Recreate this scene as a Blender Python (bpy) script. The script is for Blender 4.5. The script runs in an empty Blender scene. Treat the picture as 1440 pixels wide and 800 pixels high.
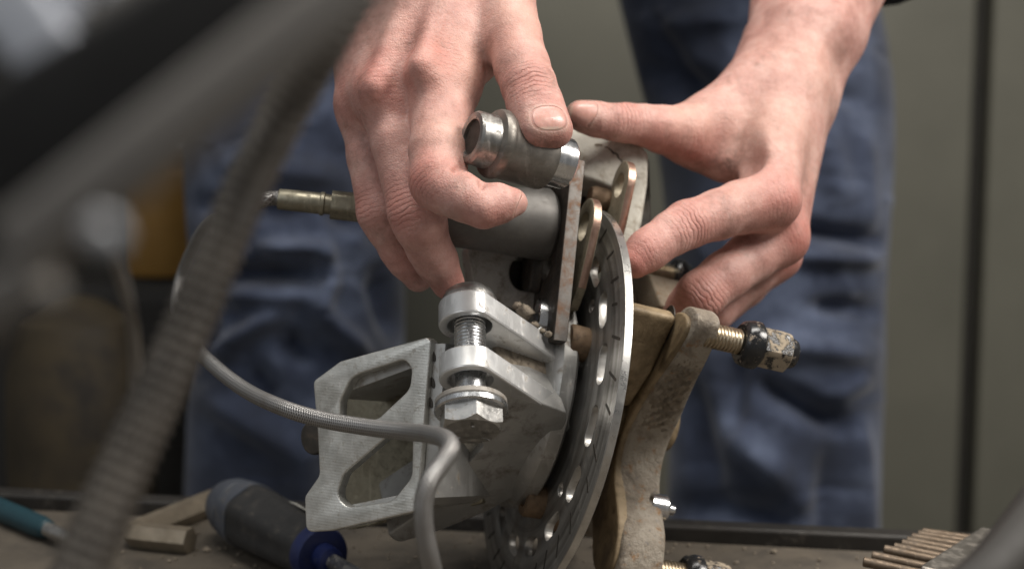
import bpy, math, random
import numpy as np
from mathutils import Matrix, Vector
random.seed(4); rng = np.random.default_rng(4)
sc = bpy.context.scene
COL = sc.collection

# ------------------------------------------------------------------ camera
F, CX, CY = 2000.0, 720.0, 400.0          # 50 mm lens measured on the photograph's own 1440 x 800 grid
PITCH, HCAM = math.radians(7.0), 0.182
CAMPOS = np.array([0.0, -0.5, HCAM])
RX = np.array([1.0, 0, 0]); RY = np.array([0, math.sin(PITCH), math.cos(PITCH)]); RZ = np.array([0, math.cos(PITCH), -math.sin(PITCH)])
R3 = np.stack([RX, RY, RZ], 1)            # camera axes (right, up, away) -> world
cam = bpy.data.cameras.new('camera'); co = bpy.data.objects.new('camera', cam); COL.objects.link(co)
co.location = CAMPOS.tolist(); co.rotation_euler = (math.pi/2 - PITCH, 0, 0)
cam.lens = 50; cam.sensor_width = 36; cam.clip_start = 0.02; cam.clip_end = 50
cam.dof.use_dof = True; cam.dof.focus_distance = 0.468; cam.dof.aperture_fstop = 8.0; cam.dof.aperture_blades = 7
sc.camera = co

# ------------------------------------------------------------------ light (workshop lamps and an added fill)
w = bpy.data.worlds.new('World'); sc.world = w; w.use_nodes = True
bg = w.node_tree.nodes['Background']; bg.inputs[0].default_value = (0.93, 0.93, 0.93, 1); bg.inputs[1].default_value = 0.19
def area(name, loc, target, sx, sy, power, col):
    l = bpy.data.lights.new(name, 'AREA'); l.shape = 'RECTANGLE'; l.size = sx; l.size_y = sy; l.energy = power; l.color = col
    o = bpy.data.objects.new(name, l); COL.objects.link(o); o.location = loc
    o.rotation_euler = (Vector(target) - Vector(loc)).to_track_quat('-Z', 'Y').to_euler(); return o
area('workshop_lamp', (0.75, -0.28, 0.85), (0.05, 0.05, 0.1), 0.4, 0.35, 11.0, (1.0, 0.95, 0.89))
area('ceiling_lamp', (0.12, -0.12, 1.45), (0.05, 0.05, 0.1), 1.1, 0.3, 17.0, (1.0, 0.96, 0.9))
area('fill_light', (-0.9, -0.9, 0.9), (0.0, 0.0, 0.1), 0.7, 0.7, 3.0, (0.92, 0.96, 1.0))  # added soft fill from front left, lifts the left-facing metal
sc.view_settings.view_transform = 'Standard'; sc.view_settings.look = 'None'; sc.view_settings.exposure = 0.12; sc.view_settings.gamma = 1
sc.view_settings.use_curve_mapping = False
sc.render.engine = 'CYCLES'; sc.cycles.use_denoising = True; sc.cycles.max_bounces = 8

# ------------------------------------------------------------------ helpers
def cs(px, py, d):                        # a point seen at (px, py), d metres in front of the lens, in camera axes
    return np.array([(px-CX)/F*d, -(py-CY)/F*d, d])
def to_world(P): return np.atleast_2d(P) @ R3.T + CAMPOS
def to_cam(P): return (np.atleast_2d(P) - CAMPOS) @ R3
def nrm(v): v = np.asarray(v, float); return v/np.linalg.norm(v)
def on_plane(px, py, O, n):               # where the sight line through (px, py) meets a plane of the object
    r = np.array([(px-CX)/F, -(py-CY)/F, 1.0]); return r*(np.dot(O, n)/np.dot(r, n))
def on_ground(px, py, z=0.0):
    r = R3 @ np.array([(px-CX)/F, -(py-CY)/F, 1.0]); t = (z-HCAM)/r[2]; return CAMPOS + r*t

WLOC = {}
def finish(o, parent, loc, label=None, cat=None, group=None, kind=None):
    loc = np.asarray(loc, float); WLOC[o.name] = loc
    if parent is not None:
        o.parent = parent; o.location = (loc - WLOC[parent.name]).tolist()
    else: o.location = loc.tolist()
    COL.objects.link(o)
    for k, v in (('label', label), ('category', cat), ('group', group), ('kind', kind)):
        if v: o[k] = v
    return o
def thing(name, loc, label, cat, group=None):
    return finish(bpy.data.objects.new(name, None), None, loc, label, cat, group)
def mk(name, V, Fc, mat, parent=None, label=None, cat=None, group=None, kind=None, smooth=35, world=False, uv=None, bevel=0, attrs=None, sub=0, disp=None):
    V = np.asarray(V, float)
    W = V if world else to_world(V)
    lo, hi = W.min(0), W.max(0); org = np.array([(lo[0]+hi[0])/2, (lo[1]+hi[1])/2, lo[2]])
    me = bpy.data.meshes.new(name)
    me.from_pydata((W-org).tolist(), [], Fc if isinstance(Fc, list) else Fc.tolist())
    me.materials.append(mat)
    if uv is not None:
        ul = me.uv_layers.new(name='UVMap'); li = np.empty(len(me.loops), np.int32); me.loops.foreach_get('vertex_index', li)
        ul.data.foreach_set('uv', np.asarray(uv, np.float32)[li].ravel())
    if attrs:
        for k, a in attrs.items():
            a = np.asarray(a, np.float32)
            if a.ndim == 1:
                at = me.attributes.new(k, 'FLOAT', 'POINT'); at.data.foreach_set('value', a)
            else:
                at = me.attributes.new(k, 'FLOAT_VECTOR', 'POINT'); at.data.foreach_set('vector', a.ravel())
    me.validate(); me.update()
    import bmesh
    bm = bmesh.new(); bm.from_mesh(me); bmesh.ops.recalc_face_normals(bm, faces=bm.faces); bm.to_mesh(me); bm.free()
    if smooth >= 180: me.shade_smooth()
    elif smooth > 0:
        me.shade_smooth(); me.set_sharp_from_angle(angle=math.radians(smooth))
    o = bpy.data.objects.new(name, me)
    if bevel:
        b = o.modifiers.new('bevel', 'BEVEL'); b.width = bevel; b.segments = 2; b.limit_method = 'ANGLE'; b.angle_limit = math.radians(40)
    if sub:
        s = o.modifiers.new('sub', 'SUBSURF'); s.levels = sub; s.render_levels = sub; s.subdivision_type = 'CATMULL_CLARK'
    if disp:
        tex = bpy.data.textures.new(name+'_relief', 'CLOUDS'); tex.noise_scale = disp[1]; tex.noise_depth = 3
        dm = o.modifiers.new('relief', 'DISPLACE'); dm.texture = tex; dm.strength = disp[0]; dm.mid_level = 0.5; dm.texture_coords = 'LOCAL'
    return finish(o, parent, org, label, cat, group, kind)

def frame_of(ax):
    ax = nrm(ax); h = np.array([0, 1.0, 0]) if abs(ax[1]) < .9 else np.array([1.0, 0, 0])
    u = nrm(h - ax*np.dot(h, ax)); v = np.cross(ax, u); return ax, u, v
def lathe(P0, ax, prof, n=40, rot=0.0, uaxis=None):   # prof: [(mm along axis, radius mm)]
    ax, u, v = frame_of(ax)
    if uaxis is not None: u = nrm(uaxis - ax*np.dot(uaxis, ax)); v = np.cross(ax, u)
    V, Fc = [], []
    a = np.linspace(0, 2*np.pi, n, endpoint=False)+rot; ring = np.outer(np.cos(a), u)+np.outer(np.sin(a), v)
    for t, r in prof: V.append(P0 + ax*t/1000 + ring*r/1000)
    m = len(prof)
    for i in range(m-1):
        for j in range(n):
            k = (j+1) % n; Fc.append([i*n+j, i*n+k, (i+1)*n+k, (i+1)*n+j])
    V = np.concatenate(V); Fc.append(list(range(n))[::-1]); Fc.append(list(range((m-1)*n, m*n)))
    return V, Fc
def thread_prof(t0, t1, r, pitch=1.5, depth=0.75):
    p = [(t0, r-depth)]; t = t0+.05
    while t < t1-pitch:
        p += [(t+pitch*.12, r-depth), (t+pitch*.42, r), (t+pitch*.58, r), (t+pitch*.9, r-depth)]; t += pitch
    p.append((t1, r-depth)); return p
def hexhead(P0, ax, t0, t1, af, rot=0.0, cham=1.2):     # hexagonal prism with a chamfered end at t1, af = across flats mm
    ax, u, v = frame_of(ax); R = af/2/math.cos(math.pi/6); n = 48; V, Fc = [], []
    a = np.linspace(0, 2*np.pi, n, endpoint=False)
    q = (a-rot) % (np.pi/3) - np.pi/6; hexr = (af/2)/np.cos(q)
    dirs = np.outer(np.cos(a), u)+np.outer(np.sin(a), v)
    def ring(t, r): V.append(P0+ax*t/1000+dirs*np.asarray(r)[:, None]/1000 if np.ndim(r) else P0+ax*t/1000+dirs*r/1000)
    rc = af/2*.97
    s = 1 if t1 > t0 else -1
    ring(t0, hexr); tt = t1 - s*cham*np.clip((hexr-rc)/(R-rc), 0, 1)
    V.append(P0+np.outer(tt/1000, ax)+dirs*hexr[:, None]/1000)
    ring(t1, np.full(n, rc)); ring(t1, np.full(n, rc*.93))
    m = len(V)
    for i in range(m-1):
        for j in range(n):
            k = (j+1) % n; Fc.append([i*n+j, i*n+k, (i+1)*n+k, (i+1)*n+j])
    V = np.concatenate(V); Fc.append(list(range(n))); Fc.append(list(range((m-1)*n, m*n)))
    return V, Fc
def spline(pts, n=80):                     # Catmull-Rom through rows of any width
    P = np.asarray(pts, float); P = np.vstack([2*P[0]-P[1], P, 2*P[-1]-P[-2]]); out = []
    m = len(P)-3; per = max(2, n//m)
    for i in range(m):
        p0, p1, p2, p3 = P[i:i+4]
        for t in np.linspace(0, 1, per, endpoint=False):
            out.append(.5*((2*p1)+(-p0+p2)*t+(2*p0-5*p1+4*p2-p3)*t*t+(-p0+3*p1-3*p2+p3)*t**3))
    out.append(P[-2]); return np.array(out)
def tube(path, rad, n=16, caps=True):      # path Nx3 m, rad N (m) ; returns V, F, uv
    path = np.asarray(path); N = len(path); rad = np.broadcast_to(rad, (N,))
    T = np.gradient(path, axis=0); T /= np.linalg.norm(T, axis=1)[:, None]
    u = frame_of(T[0])[1]; V = []; uv = []; s = np.concatenate([[0], np.cumsum(np.linalg.norm(np.diff(path, axis=0), axis=1))])
    a = np.linspace(0, 2*np.pi, n+1)
    for i in range(N):
        u = nrm(u - T[i]*np.dot(u, T[i])); v = np.cross(T[i], u)
        V.append(path[i]+rad[i]*(np.outer(np.cos(a), u)+np.outer(np.sin(a), v))); uv.append(np.stack([np.full(n+1, s[i]*1000), a/(2*np.pi)], 1))
    Fc = [[i*(n+1)+j, i*(n+1)+j+1, (i+1)*(n+1)+j+1, (i+1)*(n+1)+j] for i in range(N-1) for j in range(n)]
    if caps: Fc += [list(range(n)), list(range((N-1)*(n+1), (N-1)*(n+1)+n))]
    return np.concatenate(V), Fc, np.concatenate(uv)
def plate(outline, holes, O, eu, ev, en, t0, t1, bevel=0.4):
    """solid plate with holes; outline/holes in mm along eu, ev from O, thickness t0..t1 mm along en; edges rounded"""
    cu = bpy.data.curves.new('c', 'CURVE'); cu.dimensions = '2D'; cu.fill_mode = 'BOTH'
    th = abs(t1-t0); cu.extrude = max(th/2-bevel, .01); cu.bevel_depth = bevel; cu.bevel_resolution = 2; cu.offset = -bevel
    for pl in [outline]+list(holes):
        s = cu.splines.new('POLY'); s.points.add(len(pl)-1); s.use_cyclic_u = True
        for p, q in zip(s.points, pl): p.co = (q[0], q[1], 0, 1)
    ob = bpy.data.objects.new('c', cu); COL.objects.link(ob)
    dg = bpy.context.evaluated_depsgraph_get(); me = bpy.data.meshes.new_from_object(ob.evaluated_get(dg))
    V = np.empty(len(me.vertices)*3); me.vertices.foreach_get('co', V); V = V.reshape(-1, 3); Fc = [list(p.vertices) for p in me.polygons]
    bpy.data.objects.remove(ob); bpy.data.curves.remove(cu); bpy.data.meshes.remove(me)
    mid = (t0+t1)/2
    P = O + (np.outer(V[:, 0], eu)+np.outer(V[:, 1], ev)+np.outer(V[:, 2]+mid, en))/1000
    # weld
    key = {}; mp = []; NV = []
    for i, p in enumerate(np.round(P*1e6).astype(int)):
        k = tuple(p)
        if k not in key: key[k] = len(NV); NV.append(P[i])
        mp.append(key[k])
    Fn = []
    for f in Fc:
        g = [mp[i] for i in f]; h = [x for i, x in enumerate(g) if x != g[i-1]]
        if len(set(h)) >= 3: Fn.append(h)
    return np.array(NV), Fn
def circle(cx, cy, r, n=28, ry=None, rot=0):
    a = np.linspace(0, 2*np.pi, n, endpoint=False); x = r*np.cos(a); y = (ry or r)*np.sin(a)
    return np.stack([cx+x*math.cos(rot)-y*math.sin(rot), cy+x*math.sin(rot)+y*math.cos(rot)], 1)
def rounded(poly, r, n=6):                 # polygon with rounded corners; r scalar or per corner
    poly = np.asarray(poly, float); out = []; m = len(poly)
    rr = np.broadcast_to(r, (m,))
    for i in range(m):
        p, a, b = poly[i], poly[i-1], poly[(i+1) % m]
        da, db = nrm(a-p), nrm(b-p); ang = math.acos(np.clip(np.dot(da, db), -1, 1))
        L = min(rr[i]/math.tan(ang/2), .48*np.linalg.norm(a-p), .48*np.linalg.norm(b-p))
        if L < 1e-4: out.append(p); continue
        p0, p1 = p+da*L, p+db*L
        for t in np.linspace(0, 1, n): out.append((1-t)**2*p0+2*t*(1-t)*p+t*t*p1)
    return np.array(out)
def boxV(c, ex, ey, ez):                    # box from centre and half-axis vectors
    V = [c+sx*ex+sy*ey+sz*ez for sx in (-1, 1) for sy in (-1, 1) for sz in (-1, 1)]
    return np.array(V), [[0, 1, 3, 2], [4, 6, 7, 5], [0, 4, 5, 1], [2, 3, 7, 6], [0, 2, 6, 4], [1, 5, 7, 3]]
def slot(cx, cy, ang, L, Wd, n=8, curve=None):
    a = np.linspace(-np.pi/2, np.pi/2, n); h = L/2-Wd/2
    x = np.concatenate([h+Wd/2*np.cos(a), -h-Wd/2*np.cos(a)]); y = np.concatenate([Wd/2*np.sin(a), -Wd/2*np.sin(a)])
    return np.stack([cx+x*math.cos(ang)-y*math.sin(ang), cy+x*math.sin(ang)+y*math.cos(ang)], 1)

# ------------------------------------------------------------------ materials
class N:
    def __init__(s, name):
        s.m = bpy.data.materials.new(name); s.m.use_nodes = True; s.t = s.m.node_tree; s.b = s.t.nodes['Principled BSDF']; s.o = s.t.nodes['Material Output']
        s.co = s.t.nodes.new('ShaderNodeTexCoord').outputs['Object']
    def n(s, ty, **k):
        x = s.t.nodes.new('ShaderNode'+ty)
        for a, v in k.items(): setattr(x, a, v)
        return x
    def l(s, a, b): s.t.links.new(a, b)
    def noise(s, scale, detail=4, rough=.6, vec=None, stretch=None, dist=0):
        x = s.n('TexNoise'); x.inputs['Scale'].default_value = scale; x.inputs['Detail'].default_value = detail; x.inputs['Roughness'].default_value = rough; x.inputs['Distortion'].default_value = dist
        v = vec or s.co
        if stretch:
            mp = s.n('Mapping'); mp.inputs['Scale'].default_value = stretch; s.l(v, mp.inputs[0]); v = mp.outputs[0]
        s.l(v, x.inputs['Vector']); return x.outputs['Fac']
    def ramp(s, fac, stops):
        r = s.n('ValToRGB'); e = r.color_ramp.elements
        while len(e) < len(stops): e.new(.5)
        for q, (p, c) in zip(e, stops): q.position = p; q.color = (*c, 1) if len(c) == 3 else c
        s.l(fac, r.inputs[0]); return r.outputs[0]
    def mix(s, fac, a, b):
        x = s.n('Mix', data_type='RGBA'); 
        for sock, v in ((x.inputs[0], fac), (x.inputs[6], a), (x.inputs[7], b)):
            if hasattr(v, 'is_output') or isinstance(v, bpy.types.NodeSocket): s.l(v, sock)
            else: sock.default_value = v if isinstance(v, (int, float)) else (*v, 1)
        return x.outputs[2]
    def rng(s, fac, a, b, c=0.0, d=1.0):
        x = s.n('MapRange'); s.l(fac, x.inputs[0])
        for i, v in enumerate((a, b, c, d)): x.inputs[i+1].default_value = v
        return x.outputs[0]
    def math(s, op, a, b=None):
        x = s.n('Math', operation=op)
        for i, v in enumerate((a, b)):
            if v is None: continue
            if isinstance(v, bpy.types.NodeSocket): s.l(v, x.inputs[i])
            else: x.inputs[i].default_value = v
        return x.outputs[0]
    def bump(s, h, strength, dist, prev=None):
        x = s.n('Bump'); x.inputs['Strength'].default_value = strength; x.inputs['Distance'].default_value = dist; s.l(h, x.inputs['Height'])
        if prev: s.l(prev, x.inputs['Normal'])
        return x.outputs[0]
    def set(s, **k):
        for a, v in k.items():
            sock = s.b.inputs[a.replace('_', ' ')]
            if isinstance(v, bpy.types.NodeSocket): s.l(v, sock)
            elif isinstance(v, tuple) and len(v) == 3 and sock.type == 'RGBA': sock.default_value = (*v, 1)
            else: sock.default_value = v
        return s.m
def worn(name, c1, c2, scale=120, metal=1.0, rough=(.25, .5), dirt=None, dthr=(.55, .7), dscale=60, bump=.15, bscale=900, stretch=None, drough=.8, bdist=.0003, big=0.0):
    """metal or paint with mottled tone, uneven gloss and patches of dirt"""
    s = N(name)
    if dscale > 25: dscale *= 2.8; scale *= 1.8
    a = s.noise(scale, 5, .65, stretch=stretch)
    col = s.ramp(a, [(.3, c1), (.7, c2)]); ro = s.rng(s.noise(scale*1.7, 4, .6, stretch=stretch), .3, .7, rough[0], rough[1]); me = metal
    h = s.noise(bscale, 4, .7, stretch=stretch)
    if dirt is not None:
        d = s.rng(s.noise(dscale, 8, .72, dist=.3), dthr[0], dthr[1]); fine = s.rng(s.noise(dscale*14, 3, .6), .3, .7, .65, 1.15)
        dc = s.mix(fine, tuple(x*.6 for x in dirt), dirt)
        col = s.mix(d, col, dc); me = s.rng(d, 0, 1, metal, 0.0); 
        x = s.n('Mix'); s.l(d, x.inputs[0]); s.l(ro, x.inputs[2]); x.inputs[3].default_value = drough; ro = x.outputs[0]
        h2 = s.math('ADD', s.math('MULTIPLY', d, .9), s.math('MULTIPLY', h, .35)); h = h2
    if metal >= .7:
        sx = s.rng(s.noise(520, 3, .6, stretch=(1, .25, .05), dist=.2), .60, .68, 0, .5); sy = s.rng(s.noise(480, 3, .6, stretch=(.06, 1, .8), dist=.2), .62, .70, 0, .4)
        col = s.mix(s.math('MAXIMUM', sx, sy), col, tuple(min(1, x*1.25) for x in c2))
    nr = s.bump(h, bump, bdist)
    if big: nr = s.bump(s.noise(bscale*.18, 6, .7), big, .0012, nr)
    return s.set(Base_Color=col, Metallic=me, Roughness=ro, Normal=nr)

MAT = {}
MAT['disc'] = worn('brushed_disc_steel', (.27, .26, .245), (.36, .35, .33), 90, .8, (.36, .52), (.13, .11, .09), (.54, .74), 70, .12, 500)
def rim_steel():
    s = N('turned_rim_steel'); h = s.noise(260, 3, .7, stretch=(1, 1, 1)); f = s.noise(2200, 2, .5)
    col = s.ramp(s.noise(60, 5, .7), [(.3, (.38, .37, .35)), (.7, (.60, .59, .57))])
    return s.set(Base_Color=col, Metallic=1.0, Roughness=s.rng(h, .3, .7, .24, .42), Normal=s.bump(f, .25, .0003))
MAT['rim'] = rim_steel()
MAT['alu'] = worn('machined_aluminium', (.62, .62, .61), (.76, .76, .75), 45, .72, (.30, .45), (.22, .17, .115), (.56, .68), 55, .12, 1300)
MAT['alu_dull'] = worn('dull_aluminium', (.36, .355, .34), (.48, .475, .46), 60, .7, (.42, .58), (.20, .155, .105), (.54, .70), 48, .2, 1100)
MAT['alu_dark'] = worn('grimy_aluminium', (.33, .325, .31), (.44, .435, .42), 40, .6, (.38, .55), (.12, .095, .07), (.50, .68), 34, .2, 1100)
def milled():
    s = N('milled_silver_aluminium'); a = s.noise(110, 6, .7); b = s.noise(420, 6, .75, dist=.5); wv = s.n('TexWave'); wv.inputs['Scale'].default_value = 330; wv.inputs['Distortion'].default_value = .6; wv.bands_direction = 'Z'; s.l(s.co, wv.inputs['Vector'])
    sc1 = s.noise(900, 3, .6, stretch=(1, 1, .06))
    col = s.ramp(a, [(.3, (.46, .455, .42)), (.55, (.62, .615, .58)), (.75, (.72, .715, .68))]); d = s.rng(b, .55, .72); col = s.mix(s.math('MULTIPLY', d, .75), col, (.17, .135, .09))
    col = s.mix(s.rng(sc1, .62, .72, 0, .4), col, (.80, .79, .76))
    nr = s.bump(wv.outputs['Fac'], .07, .0002); nr = s.bump(s.noise(1400, 4, .7), .22, .0003, nr); nr = s.bump(s.noise(60, 4, .6), .25, .001, nr)
    return s.set(Base_Color=col, Metallic=s.rng(d, 0, 1, .8, .1), Roughness=s.rng(a, .3, .7, .34, .5), Normal=nr)
MAT['alu_panel'] = milled()
MAT['housing'] = worn('cast_housing_aluminium', (.36, .35, .33), (.52, .51, .49), 50, .9, (.36, .5), (.20, .15, .10), (.56, .72), 45, .2, 900)
MAT['zinc'] = worn('zinc_plated_steel', (.46, .47, .48), (.64, .65, .66), 150, 1, (.2, .36), (.25, .22, .17), (.63, .75), 140, .15, 1200)
MAT['bolthead'] = worn('worn_bolt_steel', (.36, .355, .34), (.52, .51, .49), 160, 1, (.3, .45), (.17, .14, .10), (.55, .72), 150, .25, 1000)
MAT['chrome'] = worn('bright_steel', (.55, .55, .55), (.68, .68, .68), 120, 1, (.17, .3), (.12, .10, .08), (.66, .78), 110, .05, 900)
MAT['sleeve'] = worn('worn_dark_sleeve_steel', (.26, .25, .235), (.36, .35, .33), 120, 1, (.28, .42), (.11, .095, .075), (.52, .70), 70, .15, 900)
MAT['gunmetal'] = worn('dark_cylinder_steel', (.17, .155, .135), (.26, .24, .215), 90, .8, (.36, .5), (.11, .095, .075), (.5, .72), 60, .15, 1200)
MAT['lugsteel'] = worn('grey_brown_lug_steel', (.27, .25, .225), (.36, .335, .30), 90, .3, (.45, .6), (.15, .12, .09), (.5, .7), 60, .2, 900)
MAT['piston'] = worn('dark_piston_housing', (.115, .108, .10), (.16, .152, .14), 80, .55, (.42, .55), (.085, .075, .06), (.5, .75), 50, .12, 1200)
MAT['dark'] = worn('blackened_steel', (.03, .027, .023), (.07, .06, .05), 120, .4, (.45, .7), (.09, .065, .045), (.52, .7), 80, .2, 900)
MAT['rustbar'] = worn('rust_flaked_steel', (.20, .185, .17), (.31, .285, .26), 130, .45, (.5, .7), (.22, .125, .075), (.45, .62), 60, .3, 1400, drough=.9)
MAT['cast'] = worn('weathered_casting', (.44, .42, .365), (.56, .54, .475), 60, .05, (.65, .85), (.24, .195, .135), (.5, .72), 70, .4, 1000, big=.25)
MAT['hub'] = worn('muddy_rusted_hub', (.25, .205, .15), (.34, .285, .215), 110, .08, (.6, .85), (.22, .115, .045), (.52, .72), 140, .55, 900, big=.3)
def hubband():
    s = N('rusted_hub_edge'); a = s.noise(70, 7, .7, dist=.4); b = s.noise(190, 6, .7, dist=.3); c = s.noise(420, 4, .6)
    col = s.ramp(a, [(.30, (.13, .108, .083)), (.43, (.235, .195, .15)), (.56, (.37, .325, .265)), (.72, (.255, .215, .165))])
    col = s.mix(s.rng(b, .56, .68), col, (.27, .135, .045)); col = s.mix(s.rng(c, .60, .72, 0, .7), col, (.13, .125, .13))
    nr = s.bump(s.noise(600, 6, .75), .8, .0007); nr = s.bump(s.noise(150, 5, .7), .6, .0014, nr)
    return s.set(Base_Color=col, Metallic=.05, Roughness=.72, Normal=nr)
MAT['hubband'] = hubband()
MAT['mud'] = worn('dried_mud', (.19, .155, .115), (.28, .235, .18), 200, 0, (.8, .95), (.16, .125, .09), (.5, .7), 160, .7, 700, bdist=.0008)
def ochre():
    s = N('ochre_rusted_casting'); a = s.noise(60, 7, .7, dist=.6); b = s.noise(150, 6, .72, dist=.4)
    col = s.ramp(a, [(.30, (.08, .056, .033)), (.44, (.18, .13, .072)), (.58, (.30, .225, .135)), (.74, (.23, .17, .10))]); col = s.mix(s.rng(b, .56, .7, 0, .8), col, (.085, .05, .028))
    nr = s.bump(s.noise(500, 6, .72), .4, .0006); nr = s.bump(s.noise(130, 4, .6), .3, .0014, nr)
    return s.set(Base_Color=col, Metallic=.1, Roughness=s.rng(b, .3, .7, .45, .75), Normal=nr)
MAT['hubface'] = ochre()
MAT['brownbolt'] = worn('brown_rusted_bolt', (.15, .095, .055), (.22, .145, .085), 200, .25, (.55, .75), (.09, .06, .035), (.5, .7), 150, .4, 1000)
MAT['copper'] = worn('copper_coated_edge', (.40, .25, .185), (.52, .35, .275), 150, 1, (.3, .45), (.20, .13, .09), (.6, .75), 120, .2, 1000)
MAT['tabface'] = worn('olive_brown_plate', (.24, .205, .14), (.32, .28, .205), 110, .3, (.45, .6), (.11, .09, .06), (.5, .7), 90, .25, 900)
MAT['friction'] = worn('brake_friction', (.035, .03, .027), (.06, .052, .045), 300, .0, (.8, .95), None, bump=.5, bscale=900)
MAT['stud'] = worn('yellow_passivated_stud', (.36, .29, .20), (.50, .42, .31), 140, 1, (.3, .45), (.22, .17, .11), (.58, .74), 130, .2, 1000)
MAT['nut'] = worn('black_lug_nut_with_mud', (.010, .010, .011), (.022, .021, .02), 120, .0, (.14, .3), (.36, .295, .215), (.475, .53), 75, .5, 1300, stretch=None, drough=.9, bdist=.0005)
MAT['nutblack'] = worn('black_gloss_nut_seat', (.010, .010, .011), (.02, .02, .02), 120, .0, (.12, .28), (.33, .26, .19), (.60, .66), 120, .5, 1300, drough=.9)
MAT['brass'] = worn('dull_brass_fitting', (.22, .20, .15), (.32, .295, .225), 160, .9, (.35, .5), (.13, .11, .07), (.5, .7), 120, .2, 1000)
def braided(name, base, n_u, n_v, rough=.34, metal=.85, st=.6):
    s = N(name); uv = s.n('UVMap'); sp = s.n('SeparateXYZ'); s.l(uv.outputs[0], sp.inputs[0])
    u = s.math('MULTIPLY', sp.outputs[0], 6.2832/n_u); v = s.math('MULTIPLY', sp.outputs[1], 6.2832*n_v)
    a = s.math('SINE', s.math('ADD', u, v)); b = s.math('SINE', s.math('SUBTRACT', u, v))
    h = s.math('MAXIMUM', s.math('MULTIPLY', a, .8), b)
    col = s.mix(s.rng(h, -.6, .8), tuple(x*.30 for x in base), base); col = s.mix(s.rng(s.noise(70, 4, .6), .55, .75, 0, .6), col, (base[0]*.5, base[1]*.45, base[2]*.38))
    return s.set(Base_Color=col, Metallic=metal, Roughness=rough, Normal=s.bump(h, st, .0005))
MAT['braid'] = braided('braided_steel_hose', (.37, .36, .35), .95, 9, .4, .8, .4)
MAT['spiral'] = worn('grey_brown_corrugated_hose', (.042, .036, .03), (.085, .073, .06), 40, .2, (.5, .7), None, bump=.1, bscale=400)
MAT['greytube'] = worn('grey_painted_tube', (.135, .124, .112), (.175, .162, .146), 30, .1, (.5, .65), None, bump=.1, bscale=300)
MAT['blackplastic'] = worn('black_plastic', (.004, .004, .004), (.007, .007, .007), 40, 0, (.85, .95), None, bump=.1, bscale=400)
MAT['palegrey'] = worn('pale_grey_plastic', (.27, .285, .32), (.34, .355, .395), 30, 0, (.45, .6), None, bump=.1, bscale=400)
MAT['boltpale'] = worn('pale_zinc_bolt', (.36, .375, .40), (.44, .455, .48), 40, .1, (.4, .5), None)
MAT['rubber'] = worn('dark_rubber_grip', (.016, .016, .016), (.027, .026, .025), 90, 0, (.6, .75), (.11, .095, .075), (.58, .75), 60, .2, 900)
MAT['greygrip'] = worn('grey_grip_cap', (.05, .057, .072), (.07, .077, .093), 90, 0, (.5, .65), (.12, .105, .085), (.55, .75), 60, .2, 900)
MAT['blue'] = worn('blue_plastic', (.006, .011, .052), (.009, .017, .08), 60, 0, (.3, .45), (.03, .035, .06), (.58, .75), 60, .1, 900)
MAT['whitelabel'] = worn('scuffed_white_label', (.42, .41, .37), (.55, .54, .49), 150, 0, (.45, .6), (.16, .15, .13), (.55, .7), 200, .1, 900)
MAT['bronze'] = worn('bronze_brown_rods', (.11, .08, .055), (.19, .145, .105), 110, .75, (.4, .6), (.10, .08, .06), (.5, .7), 80, .3, 800)
MAT['goldhex'] = worn('tan_hex_steel', (.20, .165, .12), (.28, .235, .175), 80, .5, (.4, .55), (.18, .145, .10), (.52, .72), 60, .2, 800)
MAT['teal'] = worn('teal_handle', (.008, .035, .048), (.011, .048, .062), 60, 0, (.4, .5), None)
MAT['ochre'] = worn('ochre_paint', (.26, .135, .025), (.32, .17, .035), 20, 0, (.55, .7), None)
MAT['drab'] = worn('drab_yellow_brown', (.022, .016, .009), (.065, .047, .022), 12, 0, (.6, .8), (.02, .016, .012), (.5, .62), 14)
MAT['machine'] = worn('dark_machine_paint', (.018, .016, .014), (.03, .027, .023), 10, 0, (.6, .8), (.06, .045, .03), (.56, .72), 9)
MAT['olive'] = worn('olive_grey_painted_steel', (.14, .136, .106), (.185, .178, .14), 2.2, 0, (.45, .55), None, bump=.03, bscale=150)
MAT['seam'] = worn('dark_door_gap', (.03, .028, .024), (.04, .037, .03), 10, 0, (.7, .8), None)
MAT['bench'] = worn('grimy_bench_top', (.075, .063, .048), (.13, .108, .082), 26, 0, (.55, .8), (.05, .042, .034), (.46, .66), 24, .35, 420, bdist=.0006)
MAT['benchlip'] = worn('black_oily_steel_lip', (.02, .018, .016), (.035, .031, .027), 40, .3, (.4, .65), (.07, .06, .048), (.56, .7), 40, .3, 500)
MAT['floor'] = worn('concrete_floor', (.10, .095, .085), (.15, .14, .125), 4, 0, (.7, .9), (.05, .045, .04), (.55, .7), 3)
MAT['nail'] = None
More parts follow.
